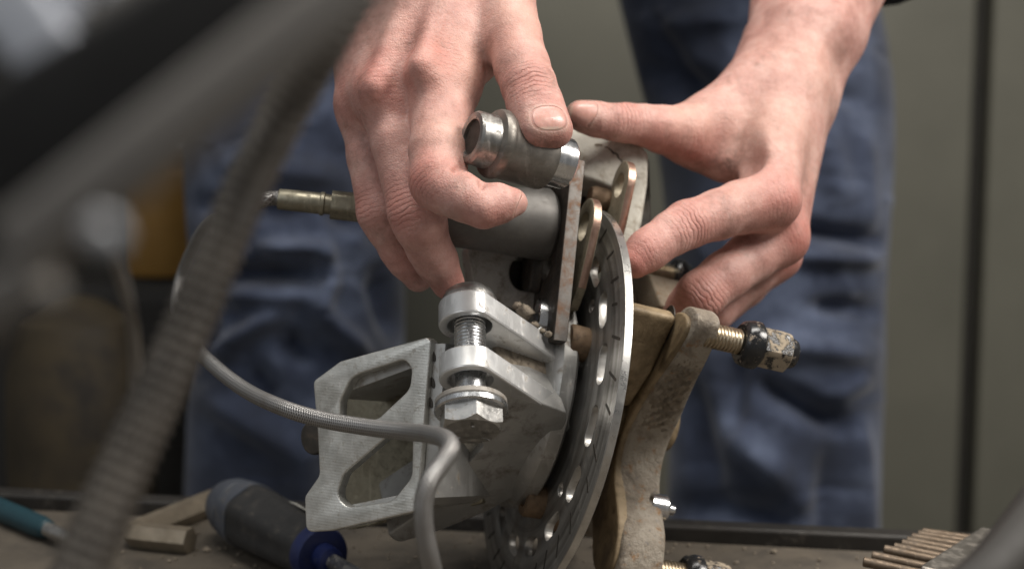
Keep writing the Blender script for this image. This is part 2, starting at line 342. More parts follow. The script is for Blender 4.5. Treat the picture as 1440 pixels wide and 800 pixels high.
def skin_mat():
    s = N('skin'); red = s.n('Attribute', attribute_name='red').outputs['Fac']; dirt = s.n('Attribute', attribute_name='dirt').outputs['Fac']; wr = s.n('Attribute', attribute_name='wr').outputs['Vector']
    pale = s.n('Attribute', attribute_name='pale').outputs['Fac']
    m = s.noise(95, 6, .68); col = s.ramp(m, [(.30, (.40, .20, .168)), (.5, (.54, .30, .255)), (.72, (.65, .415, .36))])
    col = s.mix(s.math('MULTIPLY', pale, .5), col, (.66, .44, .345))
    rd = s.math('MULTIPLY', red, s.rng(s.noise(150, 4, .6), .3, .7, .6, 1.15)); col = s.mix(s.math('MULTIPLY', rd, .9), col, (.51, .175, .14))
    dirt = s.math('MAXIMUM', dirt, s.math('MULTIPLY', s.rng(s.noise(55, 6, .74), .50, .70), .62))
    dn = s.math('MULTIPLY', dirt, s.rng(s.noise(240, 7, .74), .43, .57, .2, 1.0)); col = s.mix(s.math('MULTIPLY', dn, .85), col, (.12, .072, .05))
    pores = s.rng(s.noise(2600, 3, .6), .35, .7); col = s.mix(s.math('MULTIPLY', pores, .12), col, (.40, .17, .12))
    nl = s.n('SeparateXYZ'); s.l(s.n('Attribute', attribute_name='nl').outputs['Vector'], nl.inputs[0])
    nx = s.math('POWER', s.math('ABSOLUTE', nl.outputs[0]), 2.8); ny = s.math('POWER', s.math('ABSOLUTE', nl.outputs[1]), 2.8); nrd = s.math('POWER', s.math('ADD', nx, ny), .357)
    nin = s.math('MULTIPLY', s.rng(nrd, .94, 1.0, 1.0, 0.0), nl.outputs[2]); ncut = s.math('MULTIPLY', s.math('MULTIPLY', s.rng(nrd, 1.0, 1.08, 0, 1), s.rng(nrd, 1.08, 1.3, 1, 0)), nl.outputs[2])
    ndk = s.math('MULTIPLY', s.math('MULTIPLY', s.rng(nrd, .90, .99, 0, 1), s.rng(nrd, .99, 1.07, 1, 0)), nl.outputs[2])
    ncol = s.mix(s.math('MULTIPLY', s.rng(nl.outputs[1], .68, .8), .7), (.57, .32, .27), (.62, .48, .39))
    col = s.mix(nin, col, ncol); col = s.mix(s.math('MULTIPLY', ncut, .45), col, (.66, .46, .38)); col = s.mix(s.math('MULTIPLY', s.math('MULTIPLY', ndk, s.rng(nl.outputs[1], -.2, .7, .18, .6)), 1.0), col, (.20, .10, .07))
    nh = s.math('SUBTRACT', s.math('MULTIPLY', nin, .1), s.math('MULTIPLY', ndk, .35))
    sp = s.n('SeparateXYZ'); s.l(wr, sp.inputs[0])
    wob = s.math('MULTIPLY', s.math('SUBTRACT', s.noise(210, 3, .6), .5), 3.6)
    ph = s.math('ADD', sp.outputs[0], wob); wv = s.math('SINE', s.math('MULTIPLY', ph, 1.75)); wv = s.math('POWER', s.math('ABSOLUTE', wv), .45)
    wh = s.math('MULTIPLY', s.math('SUBTRACT', wv, 1.0), sp.outputs[2])
    col = s.mix(s.math('MULTIPLY', s.math('MULTIPLY', wh, -1.0), .75), col, (.20, .075, .05))
    nr = s.bump(s.math('MULTIPLY', s.noise(1500, 4, .65), s.math('SUBTRACT', 1.0, s.math('MULTIPLY', nin, .85))), .35, .00035)
    vor = s.n('TexVoronoi'); vor.inputs['Scale'].default_value = 1050; vor.feature = 'DISTANCE_TO_EDGE'; s.l(s.co, vor.inputs['Vector'])
    inv = s.math('SUBTRACT', 1.0, s.math('MULTIPLY', nin, .9)); nr = s.bump(s.math('MULTIPLY', s.rng(vor.outputs['Distance'], 0, .25), inv), .25, .00025, nr); nr = s.bump(s.math('MULTIPLY', s.noise(170, 4, .6), inv), .5, .001, nr); nr = s.bump(s.noise(65, 3, .5), .35, .0022, nr)
    nr = s.bump(wh, .8, .0014, nr); nr = s.bump(nh, .8, .0008, nr)
    return s.set(Base_Color=col, Roughness=s.math('SUBTRACT', s.rng(s.noise(400, 3, .6), .3, .7, .42, .6), s.math('MULTIPLY', nin, .24)), Normal=nr, Subsurface_Weight=.2, Subsurface_Radius=(.0035, .0013, .0008), Subsurface_Scale=1.0, Specular_IOR_Level=.42)
MAT['skin'] = skin_mat()
def nail_mat():
    s = N('fingernail'); a = s.noise(220, 3, .5); col = s.ramp(a, [(.3, (.52, .27, .215)), (.7, (.58, .33, .265))])
    fe = s.n('Attribute', attribute_name='free').outputs['Fac']; col = s.mix(fe, col, (.60, .47, .37))
    return s.set(Base_Color=col, Roughness=.42, Subsurface_Weight=.15, Subsurface_Radius=(.002, .001, .0007), Subsurface_Scale=1.0)
MAT['nail'] = nail_mat()
def denim():
    s = N('blue_denim'); a = s.noise(13, 7, .66); b = s.noise(900, 2, .5)
    col = s.ramp(a, [(.3, (.006, .009, .022)), (.48, (.026, .036, .070)), (.70, (.115, .142, .218))]); wv = s.n('TexWave'); wv.inputs['Scale'].default_value = 300; wv.bands_direction = 'DIAGONAL'; s.l(s.co, wv.inputs['Vector'])
    col = s.mix(s.math('MULTIPLY', wv.outputs['Fac'], .25), col, (.075, .092, .135))
    return s.set(Base_Color=col, Roughness=.9, Normal=s.bump(b, .3, .0006), Sheen_Weight=.25)
MAT['denim'] = denim()
MAT['shirt'] = worn('dark_cotton', (.03, .032, .038), (.045, .047, .055), 30, 0, (.85, .95), None)
# ------------------------------------------------------------------ setting
floor_z = -0.9
mk('floor', [(-4, -2, floor_z), (4, -2, floor_z), (4, 4, floor_z), (-4, 4, floor_z)], [[0, 1, 2, 3]], MAT['floor'], kind='structure', world=True)
# bench top: rear edge measured on the photo, yawed away to the left
ea = on_ground(300, 733); eb = on_ground(1212, 778); ed = nrm(eb-ea); en = np.array([-ed[1], ed[0], 0]); en = en if en[1] > 0 else -en
bc = on_ground(920, 758)
def bq(s, t, z): return bc + ed*s + en*t + np.array([0, 0, z])
bt = thing('workbench', bq(0, -.35, -.05), 'grimy brown workbench top with black oily rear edge under the brake parts', 'workbench')
V, Fc = boxV(bq(-.15, -.45, -.0205), ed*.75, en*.45, np.array([0, 0, .0205])); mk('bench_top', V, Fc, MAT['bench'], bt, world=True, bevel=.002)
V, Fc = boxV(bq(-.15, .006, -.016), ed*.75, en*.0055, np.array([0, 0, .0225])); mk('rear_lip', V, Fc, MAT['benchlip'], bt, world=True, bevel=.0015, disp=None)
for s_, t_ in ((-.85, -.85), (.55, -.85), (-.85, -.06), (.55, -.06)):
    V, Fc = boxV(bq(s_, t_, -.47), ed*.03, en*.03, np.array([0, 0, .429])); mk('leg', V, Fc, MAT['benchlip'], bt, world=True, bevel=.003)
gr = []                                                         # grit on the bench: small loose crumbs
GV, GF = [], []
for i in range(420):
    px, py = rng.uniform(120, 1215), rng.uniform(745, 830)
    p = on_ground(px, py); rel = p-bc
    if np.dot(rel, en) > -.006: continue
    r = rng.uniform(.0003, .0011)*(1.8 if rng.random() < .07 else 1); k = len(GV)
    q = rng.normal(size=(6, 3))*.18; oc = np.array([(1, 0, 0), (-1, 0, 0), (0, 1, 0), (0, -1, 0), (0, 0, 1), (0, 0, -1)])
    for v in oc+q: GV.append(p+v*r*np.array([1, 1, .7])+np.array([0, 0, r*.5]))
    for a, b, c in ((0, 2, 4), (2, 1, 4), (1, 3, 4), (3, 0, 4), (2, 0, 5), (1, 2, 5), (3, 1, 5), (0, 3, 5)): GF.append([k+a, k+b, k+c])
mk('grit', GV, GF, MAT['mud'], label='scattered dirt crumbs lying on the workbench', cat='grit', kind='stuff', world=True, smooth=0)

# olive cabinet behind: two doors and the dark gap between them
WY = 1.38                                                       # world y of the doors
cab = thing('steel_cabinet', (0, WY, floor_z), 'olive grey steel cabinet with a dark vertical door gap behind the person', 'cabinet')
def wallx(px): r = R3 @ np.array([(px-CX)/F, 0, 1.0]); return r[0]/r[1]*(WY+.5)
def slab(name, x0, x1, z0, z1, y0, y1, mat, par, bev=.004):
    V, Fc = boxV(np.array([(x0+x1)/2, (y0+y1)/2, (z0+z1)/2]), np.array([(x1-x0)/2, 0, 0]), np.array([0, (y1-y0)/2, 0]), np.array([0, 0, (z1-z0)/2]))
    return mk(name, V, Fc, mat, par, world=True, bevel=bev)
g0, g1 = wallx(1358), wallx(1382)
slab('door', -.32, g0, floor_z+.08, 1.2, WY, WY+.03, MAT['olive'], cab)
slab('door', g1, g1+1.0, floor_z+.08, 1.2, WY, WY+.03, MAT['olive'], cab)
slab('carcass', -.36, g1+1.05, floor_z, 1.25, WY+.032, WY+.5, MAT['seam'], cab)
# dark machine at the far left
mc = thing('machine', (-.75, 1.0, floor_z), 'dark workshop machine filling the background at far left', 'machine')
slab('housing', -1.35, -.46, floor_z, .6, 1.0, 1.45, MAT['machine'], mc, .03)
P = to_world(cs(232, 292, 1.30))[0]
slab('ledge', -1.35, -.27, floor_z, P[2]-.062, P[1]-.05, .998, MAT['machine'], mc, .02)
V, Fc = lathe(P-np.array([0, 0, .06]), (0, 0, 1), [(0, 30), (0, 36), (4, 38), (88, 38), (92, 36), (98, 20), (116, 16), (118, 12)], 32)
mk('canister', V, Fc, MAT['ochre'], label='blurred ochre yellow canister behind the grey hose at left', cat='canister', world=True)
P = to_world(cs(112, 540, 1.10))[0]
V, Fc = lathe(np.array([P[0], P[1], floor_z]), (0, 0, 1), [(0, 30), (0, 46), (300, 52), (P[2]*1000+900-40, 56), (P[2]*1000+900+10, 54), (P[2]*1000+900+50, 44), (P[2]*1000+900+66, 18), (P[2]*1000+900+70, 4)], 36)
mk('drum', V, Fc, MAT['drab'], label='blurred drab yellow brown rounded drum in dark background at left', cat='drum', world=True)

# ------------------------------------------------------------------ brake disc and hub (turn together)
DC = cs(768.9, 562.3, .53); AX = nrm((-.94122, .21543, -.26017)); UX = nrm((.20764, .97652, .05740)); VX = np.cross(AX, UX); VX = VX if VX[2] < 0 else -VX
def dpl(px, py, t, v0=None):               # (u, v) mm in the plane parallel to the disc, t mm to the hub side
    O = DC - AX*t/1000; p = on_plane(px, py, O, AX)-O; return (np.dot(p, UX)*1000, np.dot(p, VX)*1000)
hubT = thing('wheel_hub', to_world(DC-AX*.02-UX*.07)[0], 'muddy rusted wheel hub with slotted brake disc and threaded wheel studs on bench', 'wheel hub')
RD = 73.3
holes = []
for i in range(16):
    a = math.radians(27.5+i*22.4); r = 54.8
    holes.append(slot(r*math.cos(a), r*math.sin(a), a+math.pi/2+.10, 14.5, 7.2))
for i in range(0, 16, 4):                  # inner round lightening holes
    a = math.radians(27.5+11+i*22.4)
    holes.append(circle(46.5*math.cos(a), 46.5*math.sin(a), 2.0 if i % 2 else 2.6, 16))
holes.append(circle(0, 0, 27, 48))
V, Fc = plate(circle(0, 0, RD-.05, 160), holes, DC, UX, VX, -AX, 0, 3.1, .25)
def disc_mat(org):
    s = N('scored_disc_steel'); c = to_world(DC)[0]-org; ax = R3@AX
    a1 = s.n('VectorMath', operation='SUBTRACT'); s.l(s.co, a1.inputs[0]); a1.inputs[1].default_value = c.tolist()
    a2 = s.n('VectorMath', operation='CROSS_PRODUCT'); s.l(a1.outputs[0], a2.inputs[0]); a2.inputs[1].default_value = ax.tolist()
    a3 = s.n('VectorMath', operation='LENGTH'); s.l(a2.outputs[0], a3.inputs[0]); rad = a3.outputs['Value']
    n1 = s.n('TexNoise', noise_dimensions='1D'); s.l(rad, n1.inputs['W']); n1.inputs['Scale'].default_value = 1500; n1.inputs['Detail'].default_value = 5
    n2 = s.n('TexNoise', noise_dimensions='1D'); s.l(rad, n2.inputs['W']); n2.inputs['Scale'].default_value = 260; n2.inputs['Detail'].default_value = 4
    m = s.noise(130, 7, .72, dist=.3)
    col = s.ramp(n2.outputs['Fac'], [(.32, (.21, .20, .185)), (.6, (.37, .36, .34))]); col = s.mix(s.rng(n1.outputs['Fac'], .55, .75, 0, .5), col, (.46, .45, .43)); col = s.mix(s.rng(m, .53, .7, 0, .8), col, (.12, .09, .062))
    return s.set(Base_Color=col, Metallic=s.rng(m, .5, .72, .85, .2), Roughness=s.rng(n1.outputs['Fac'], .3, .7, .34, .5), Normal=s.bump(n1.outputs['Fac'], .3, .0003))
_W = to_world(V); MAT['disc'] = disc_mat(np.array([(_W[:, 0].min()+_W[:, 0].max())/2, (_W[:, 1].min()+_W[:, 1].max())/2, _W[:, 2].min()]))
disc = mk('brake_disc', V, Fc, MAT['disc'], hubT, 'slotted steel brake disc with bright worn rim')
V, Fc = lathe(DC, -AX, [(0.3, RD-1.0), (.3, RD+.02), (2.8, RD+.02), (2.8, RD-1.0)], 160)
Fc = Fc[:-2]; mk('rim_edge', V, Fc, MAT['rim'], disc, 'bright machined outer edge of the disc')
for i in range(32):                        # thin dark wear grooves cut near the outer edge
    a = math.radians(22+i*11.2+rng.uniform(-2, 2)); r = 66+rng.uniform(-1.5, 1.5); L = rng.uniform(5, 8.5)
    c = slot(r*math.cos(a), r*math.sin(a), a+math.radians(28), L, 1.1, 5)
    V, Fc = plate(c, [], DC, UX, VX, AX, -.2, .12, .03); mk('wear_groove', V, Fc, MAT['dark'], disc, smooth=0)
for i, (u_, v_) in enumerate((dpl(823, 485, 0), dpl(762, 705, 0), (-22, -32), (33, -22))):
    P0 = DC+(UX*u_+VX*v_)/1000
    V, Fc = lathe(P0, AX, [(-2, 5.6), (0, 6.2), (5.8, 6.4), (6.8, 5.8), (7.0, 3.2), (4.5, 3.0), (4.4, .6)], 32); mk('disc_bolt', V, Fc, MAT['brownbolt'], hubT)
    V, Fc = lathe(P0, -AX, [(2.2, 9), (3.15, 9.5), (9, 9.5), (9.6, 9)], 24); mk('spacer', V, Fc, MAT['brownbolt'], hubT)
# spider flange: four arms, traced on its own plane 28 mm behind the disc face
T1, T2 = 28.0, 45.5
out = [dpl(x, y, T1) for x, y in [(958, 432), (969, 429), (978, 436), (981, 450), (972, 470), (947, 505), (925, 533), (900, 572), (882, 608), (871, 645), (868, 680), (873, 715), (876, 745), (873, 775), (869, 800), (862, 818)]]
out = [tuple(p) for p in out]
far = [(-60, 24), (-60, 12), (-44, 2), (-34, -8), (-36, -24), (-52, -36), (-50, -50), (-40, -52), (-26, -40), (-10, -24), (8, -20), (24, -30), (36, -44), (50, -46), (56, -36), (50, -24), (34, -10), (28, 6), (30, 22), (35, 35)]
oc = np.array(out+far); 
def smooth_poly(p, it=2):
    p = np.asarray(p)
    for _ in range(it):
        q = .75*p+.25*np.roll(p, -1, 0); r = .25*p+.75*np.roll(p, -1, 0); p = np.stack([q, r], 1).reshape(-1, 2)
    return p
ocs = smooth_poly(oc, 2)
V, Fc = plate(ocs, [circle(0, -2, 14, 40)], DC, UX, VX, -AX, T1, T2, 2.4)
def thin(V, amt=.46):                      # the upper arm ends in a thinner stud pad
    V = np.array(V); q = (V-DC)@UX*1000; t = -((V-DC)@AX)*1000; g = 1-amt*np.clip((q-2)/34, 0, 1)**1.2
    return V-np.outer((np.maximum(t-T1, 0)*(g-1))/1000, AX)
V = thin(V)
spid = mk('hub_spider', V, Fc, MAT['hubband'], hubT, 'rust mottled hub spider with dried mud near upper arm')
# ochre recessed face on the disc side and the barrel that carries the disc
ins = np.array([.0, 0]); cen = ocs.mean(0)
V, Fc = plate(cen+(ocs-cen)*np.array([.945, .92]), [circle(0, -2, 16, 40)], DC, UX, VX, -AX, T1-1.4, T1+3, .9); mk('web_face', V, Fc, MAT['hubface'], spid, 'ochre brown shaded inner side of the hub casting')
V, Fc = lathe(DC, -AX, [(3.0, 18), (3.0, 30), (9, 29), (14, 22), (22, 15), (30, 12), (47, 11), (50, 10), (50, 5)], 56); mk('hub_barrel', V, Fc, MAT['hubface'], hubT)
# recess on the upper arm
u_, v_ = dpl(951, 452, T1-.2); V, Fc = plate(circle(u_-1.0, v_-4, 6.5, 28, 5.5), [], DC, UX, VX, -AX, T1-1.75, T1-1.3, .1); mk('boss_recess', V, Fc, MAT['dark'], spid)
# arm bridge towards the disc seen in the gap beside the rim
ua, va = dpl(958, 452, T1); ub, vb = dpl(958, 530, T1)
arm = rounded([(ua+3, va-5), (ua+1, va+1), (ua-20, va-13), (ua-34, va-28), (ua-10, va-48), (ua+3, va-36)], 3)
V, Fc = plate(arm, [], DC, UX, VX, -AX, 5, T1-2.0, 1.5); mk('arm_root', V, Fc, MAT['hubface'], hubT)
# mud crust: bumpy shell on the camera side of the upper arm
MV, MF = [], []
edge = [dpl(x, y, T1) for x, y in [(971, 462), (945, 505), (925, 533), (900, 572), (885, 602)]]
es = spline(np.array(edge), 60); nv = 22
for i, e_ in enumerate(es):
    for j in range(nv):
        f = j/(nv-1); t = T1+1.6+(T2-T1-3.2)*f; fade = math.sin(math.pi*i/(len(es)-1))**.5*math.sin(math.pi*min(max(f, 0.0), 1))**.4
        hgt = (.3+2.3*rng.random()**2+.5*math.sin(i*1.1+j*.9))*fade-.35*(1-fade)-.2
        tn = es[min(i+1, len(es)-1)]-es[max(i-1, 0)]; nn = np.array([-tn[1], tn[0]]); nn = nn/np.linalg.norm(nn); nn = nn if nn[1] > 0 else -nn
        q = e_+nn*hgt; MV.append(DC-AX*t/1000+(UX*q[0]+VX*q[1])/1000)
for i in range(len(es)-1):
    for j in range(nv-1): MF.append([i*nv+j, i*nv+j+1, (i+1)*nv+j+1, (i+1)*nv+j])
mk('mud_crust', thin(MV), MF, MAT['mud'], spid, smooth=180, sub=1)
# wheel studs and the lug nut
def stud(P0, L, r=6.0, nm='wheel_stud'):
    V, Fc = lathe(P0, -AX, thread_prof(-3, L, r, 1.35, .45), 32); return mk(nm, V, Fc, MAT['stud'], hubT)
def axis_pt(px, py, t): O = DC-AX*t/1000; return on_plane(px, py, O, AX)
SP = axis_pt(1001, 472, T1+9.4); st = stud(SP, 26, 4.5)
def lug(P0, lab=None):
    V, Fc = lathe(P0, -AX, [(0, 5.2), (0, 6.3), (.7, 7.2), (1.2, 7.7), (4.4, 8.5), (6.4, 8.4), (7.4, 7.3)], 36); n0 = mk('lug_nut', V, Fc, MAT['nutblack'], hubT, lab)
    V, Fc = hexhead(P0, -AX, 6.9, 18.0, 13.4, .35, .9); mk('hex_body', V, Fc, MAT['nut'], n0)
    V, Fc = lathe(P0, -AX, [(17.6, 5.6), (18.2, 5.6), (19.8, 5.5), (21.2, 4.9), (21.8, 3.6), (22.0, .5)], 32); mk('cap_end', V, Fc, MAT['nutblack'], n0)
    return n0
lug(SP-AX*.0105, 'black lug nut caked with pale dried mud')
S2 = axis_pt(912, 381, T2+2); stud(S2, 18, 4.7); 
V, Fc = lathe(S2-AX*.0105, -AX, [(0, 5), (0, 7.4), (1.2, 8), (3.5, 8.2), (5, 7.4), (7, 6.6), (9, 5.2), (9.2, 1)], 32); mk('lug_nut', V, Fc, MAT['nutblack'], hubT, 'black lug nut behind the fingers')
S3 = axis_pt(914, 801, T2); stud(S3, 26, 4.7); lug(S3-AX*.0125, 'muddy black lug nut at lower edge of picture')
# far arm shoulder under the index finger
so = rounded([dpl(x, y, T1+10) for x, y in [(897, 384), (925, 388), (934, 408), (946, 436), (900, 448), (880, 440)]], 2)
V, Fc = plate(so, [], DC, UX, VX, -AX, T1+6, T1+24, 1.0); mk('rear_arm', V, Fc, MAT['hub'], hubT)
# bright cap bolt peeping out behind the spider
P0 = axis_pt(927, 713, T2+4)-VX*.02
V, Fc = lathe(axis_pt(926, 713, T2), -AX, [(-6, 3), (-4, 5.0), (2.2, 5.0), (3, 4.4), (3.1, 2.2), (6, 2.0), (6.6, 1.2)], 24); mk('valve_bolt', V, Fc, MAT['chrome'], hubT, 'small bright steel bolt end')

# ------------------------------------------------------------------ bearing carrier with the pinch bolt
car = thing('bearing_carrier', to_world(cs(640, 760, .52))[0], 'machined aluminium bearing carrier with two clamp ears and windowed side panel', 'carrier')
NB = nrm((.03, -.86, -.51)); E1 = nrm(np.array([1.0, 0, 0]) - NB*NB[0]); E2 = np.cross(NB, E1); E2 = E2 if E2[2] > 0 else -E2
BO = cs(660, 430, .475)
def bpl(px, py, s):
    O = BO+NB*s/1000; p = on_plane(px, py, O, NB)-O; return np.array([np.dot(p, E1), np.dot(p, E2)])*1000
def ear_outline(s_top, s_bot, corner, back):
    a = np.linspace(math.radians(100), math.radians(302), 26); R = 10.2
    arc = [(R*math.cos(t), R*math.sin(t)) for t in a]
    arc = [(x, y) for x, y in arc]
    return arc+[tuple(corner)]+[tuple(b) for b in back]
c1 = bpl(794, 500, 3.5); c2 = bpl(797, 578, 24)
hole = circle(0, 0, 7.4, 32)
o1 = ear_outline(0, 7, c1, [c1+np.array([1, 6]), c1+np.array([-6, 26]), np.array([8, 44]), np.array([-6, 30])])
V, Fc = plate(o1, [hole], BO, E1, E2, NB, -.4, 8.0, .5); ear1 = mk('clamp_ear', V, Fc, MAT['alu'], car, 'upper bright clamp ear')
o2 = ear_outline(20.5, 27, c2, [c2+np.array([1, 6]), c2+np.array([-6, 26]), np.array([8, 44]), np.array([-6, 30])])
V, Fc = plate(o2, [hole], BO, E1, E2, NB, 20.0, 28.0, .5); ear2 = mk('clamp_ear', V, Fc, MAT['alu'], car, 'lower clamp ear just above the bolt head washer')
q0, q1, q2 = cs(690, 552, .468), cs(797, 582, .484), cs(680, 725, .512)
KX = nrm(q1-q0); KN = nrm(np.cross(KX, q2-q0)); KN = KN if KN[2] > 0 else -KN; KY = np.cross(KN, KX)
def kpl(px, py, t=0): O = q0+KN*t/1000; p = on_plane(px, py, O, KN)-O; return (np.dot(p, KX)*1000, np.dot(p, KY)*1000)
ko = rounded([kpl(*q) for q in [(655, 530), (700, 548), (760, 566), (797, 580), (796, 594), (772, 645), (740, 688), (690, 717), (619, 746), (560, 764), (545, 752), (600, 715), (617, 698), (679, 629)]], [2, 1, 2, 2, 3, 8, 8, 8, 3, 4, 2, 2, 1, 2])
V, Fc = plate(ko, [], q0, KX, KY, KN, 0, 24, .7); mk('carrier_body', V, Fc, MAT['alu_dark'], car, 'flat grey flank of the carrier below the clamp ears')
kw = [kpl(*q, 3) for q in [(612, 590), (668, 590), (684, 622), (620, 700), (604, 712)]]
V, Fc = plate(kw, [], q0, KX, KY, KN, 3, 20, .5); mk('chamfer_face', V, Fc, MAT['alu_panel'], car)
V2 = V
# bright front edge faces of both ears: thin machined strips following the outline
for (o_, s0, s1, par) in ((o1, .1, 7.5, ear1), (o2, 20.5, 27.5, ear2)):
    pts = np.array(o_[:27]); pts = np.vstack([pts]); SV, SF = [], []
    dd = np.gradient(pts, axis=0); nn = np.stack([dd[:, 1], -dd[:, 0]], 1); nn /= np.linalg.norm(nn, axis=1)[:, None]
    ctr = np.array([10, 20]); sg = np.sign(((pts-ctr)*nn).sum(1))[:, None]; nn = nn*sg; nn[-1] = nn[-2]
    for k, off, ss in ((0, -.3, s0), (1, .12, s0+.15), (2, .12, s1-.15), (3, -.3, s1)):
        for p, q in zip(pts, nn): SV.append(BO+(E1*(p[0]+q[0]*off)+E2*(p[1]+q[1]*off)+NB*ss)/1000)
    m = len(pts)
    for k in range(3):
        for j in range(m-1): SF.append([k*m+j, k*m+j+1, (k+1)*m+j+1, (k+1)*m+j])
    mk('machined_edge', SV, SF, MAT['alu'], par, smooth=50)
# block that joins the ears behind the bolt, and body under it
blk = rounded([(9, 14), tuple(c1+np.array([-3, 0])), tuple(c1+np.array([-6, 28])), (4, 44), (-6, 24)], 2)
V, Fc = plate(blk, [], BO, E1, E2, NB, 6.9, 20.7, .2); mk('ear_web', V, Fc, MAT['mud'], car, 'muddy web between the clamp ears')
P0 = DC+AX*.006
V, Fc = lathe(P0, AX, [(-3, 30), (-3, 40), (-1.8, 41.5), (3, 41.5), (5, 40), (9, 34), (14, 27), (30, 25), (30, 15)], 72); mk('bearing_housing', V, Fc, MAT['housing'], car)
V, Fc = lathe(DC+AX*.001, AX, [(0, 24), (0, 28), (6, 28), (6, 24)], 48); mk('bearing_ring', V, Fc, MAT['alu'], car)
# pinch bolt
pb = mk('pinch_bolt', *lathe(BO, NB, thread_prof(5, 27, 5.3, 1.3, .32)+[(27.2, 5.0), (36.5, 5.0)], 40), MAT['zinc'], car, 'zinc plated pinch bolt through both clamp ears')
mk('lock_nut', *lathe(BO, NB, [(1, 8.0), (-.1, 9.3), (-1.8, 9.3), (-4.0, 8.3), (-5.6, 6.5), (-6.0, 5.8), (-6.2, 3)], 40), MAT['bolthead'], pb)
mk('washer', *lathe(BO, NB, [(35.2, 6), (35.2, 11.3), (35.6, 11.7), (36.9, 11.7), (37.3, 11.3), (37.3, 6)], 48), MAT['lugsteel'], pb)
mk('washer', *lathe(BO, NB, [(37.35, 6), (37.35, 11.5), (37.7, 11.9), (39.2, 11.9), (39.7, 11.4), (39.7, 6)], 48), MAT['zinc'], pb)
mk('bolt_head', *hexhead(BO, NB, 39.6, 46.0, 18.6, math.radians(8), 1.6), MAT['bolthead'], pb)
for k in range(3):                          # grade marks: short raised bars on the head
    a = math.radians(35+k*120); c = BO+NB*.0473+(E1*math.cos(a)+E2*math.sin(a))*.0052; r_ = E1*math.cos(a)+E2*math.sin(a)
    V, Fc = boxV(c, r_*.0014, np.cross(NB, r_)*.00035, NB*.00016); mk('grade_mark', V, Fc, MAT['bolthead'], pb, smooth=0)
# windowed side panel
PO = cs(596, 474, .476); pr = cs(585, 716, .470); plf = cs(443, 532, .494)
pex = nrm(PO-plf); pey = nrm(PO-pr); pn = nrm(np.cross(pex, pey)); pn = pn if pn[2] > 0 else -pn; pey = np.cross(pn, pex); pey = pey if pey[1] > 0 else -pey
def ppl(px, py, t=0):
    O = PO+pn*t/1000; p = on_plane(px, py, O, pn)-O; return (np.dot(p, pex)*1000, np.dot(p, pey)*1000)
pout = rounded([ppl(*q) for q in [(440, 536), (478, 508), (600, 474), (606, 480), (588, 700), (584, 719), (466, 746), (430, 748), (428, 698), (449, 668), (446, 604)]], [2.5, 3, 1.5, 1, 2, 2, 1, 3, 3, 4, 1])
win1 = rounded([ppl(*q) for q in [(478, 564), (494, 529), (569, 505), (579, 518), (576, 547), (533, 587), (476, 609)]], [3, 8, 5, 4, 6, 3, 5])
win2 = rounded([ppl(*q) for q in [(545, 613), (580, 602), (579, 670), (551, 705), (486, 713), (473, 696), (483, 666)]], [3, 5, 6, 8, 6, 5, 5])
V, Fc = plate(pout, [win1, win2], PO, pex, pey, pn, 0, 5.0, .6); pan = mk('side_panel', V, Fc, MAT['alu_panel'], car, 'grey milled side panel with two triangular windows')
bout = rounded([ppl(*q) for q in [(395, 545), (604, 478), (598, 712), (395, 752)]], 2)
V, Fc = plate(bout, [], PO, pex, pey, pn, 40, 46, .5); mk('back_wall', V, Fc, MAT['brass'], car, 'brownish inner back wall seen through the windows')
for nm, (q0, q1), dy in (('top_wall', ((450, 537), (602, 480)), -1), ('bottom_wall', ((440, 741), (586, 713)), 1)):
    a, b = np.array(ppl(*q0)), np.array(ppl(*q1)); t_ = nrm(b-a); n_ = np.array([-t_[1], t_[0]]); n_ = n_ if n_[1]*dy > 0 else -n_
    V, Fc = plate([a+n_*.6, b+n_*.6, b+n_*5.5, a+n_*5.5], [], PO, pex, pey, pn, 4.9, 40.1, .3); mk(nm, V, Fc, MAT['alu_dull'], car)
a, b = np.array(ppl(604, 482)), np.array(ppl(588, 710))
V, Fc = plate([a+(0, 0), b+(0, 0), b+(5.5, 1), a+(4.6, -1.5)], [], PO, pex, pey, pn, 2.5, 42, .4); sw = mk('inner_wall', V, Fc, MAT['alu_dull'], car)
for q in ((611, 500), (610, 537), (607, 565)):
    u_, v_ = ppl(*q, 2.4); V, Fc = plate(circle(u_-.5, v_, .9, 14, 2.0), [], PO, pex, pey, pn, 2.2, 2.45, .05); mk('drill_mark', V, Fc, MAT['dark'], sw)
u_, v_ = ppl(437, 618, 14); V, Fc = plate(circle(u_+2, v_, 5, 28, 6), [], PO, pex, pey, pn, 12, 22, .6); mk('hole_shade', V, Fc, MAT['dark'], car)  # dark disc standing in for the shade inside a hole
# small bright sleeve and dirt between ear and pad
V, Fc = lathe(cs(752, 452, .505), nrm((.95, -.15, .1)), [(0, 5), (0, 8.0), (.6, 8.6), (7, 8.6), (7.6, 8.0), (7.6, 4)], 32); mk('sleeve', V, Fc, MAT['chrome'], car)
for q, r_ in (((738, 438, .496), 2.9), ((752, 457, .494), 1.6), ((772, 470, .490), 1.3), ((728, 430, .498), 1.7), ((762, 465, .491), 1.1)):
    V, Fc = lathe(cs(*q), (0, 1, 0), [(-r_*.8, r_*.4), (-r_*.5, r_*.9), (0, r_*1.15), (r_*.5, r_*.8), (r_*.8, r_*.3)], 12); V = V+rng.normal(size=V.shape)*r_*.00014; mk('dirt_clod', V, Fc, MAT['mud'], car, smooth=180)

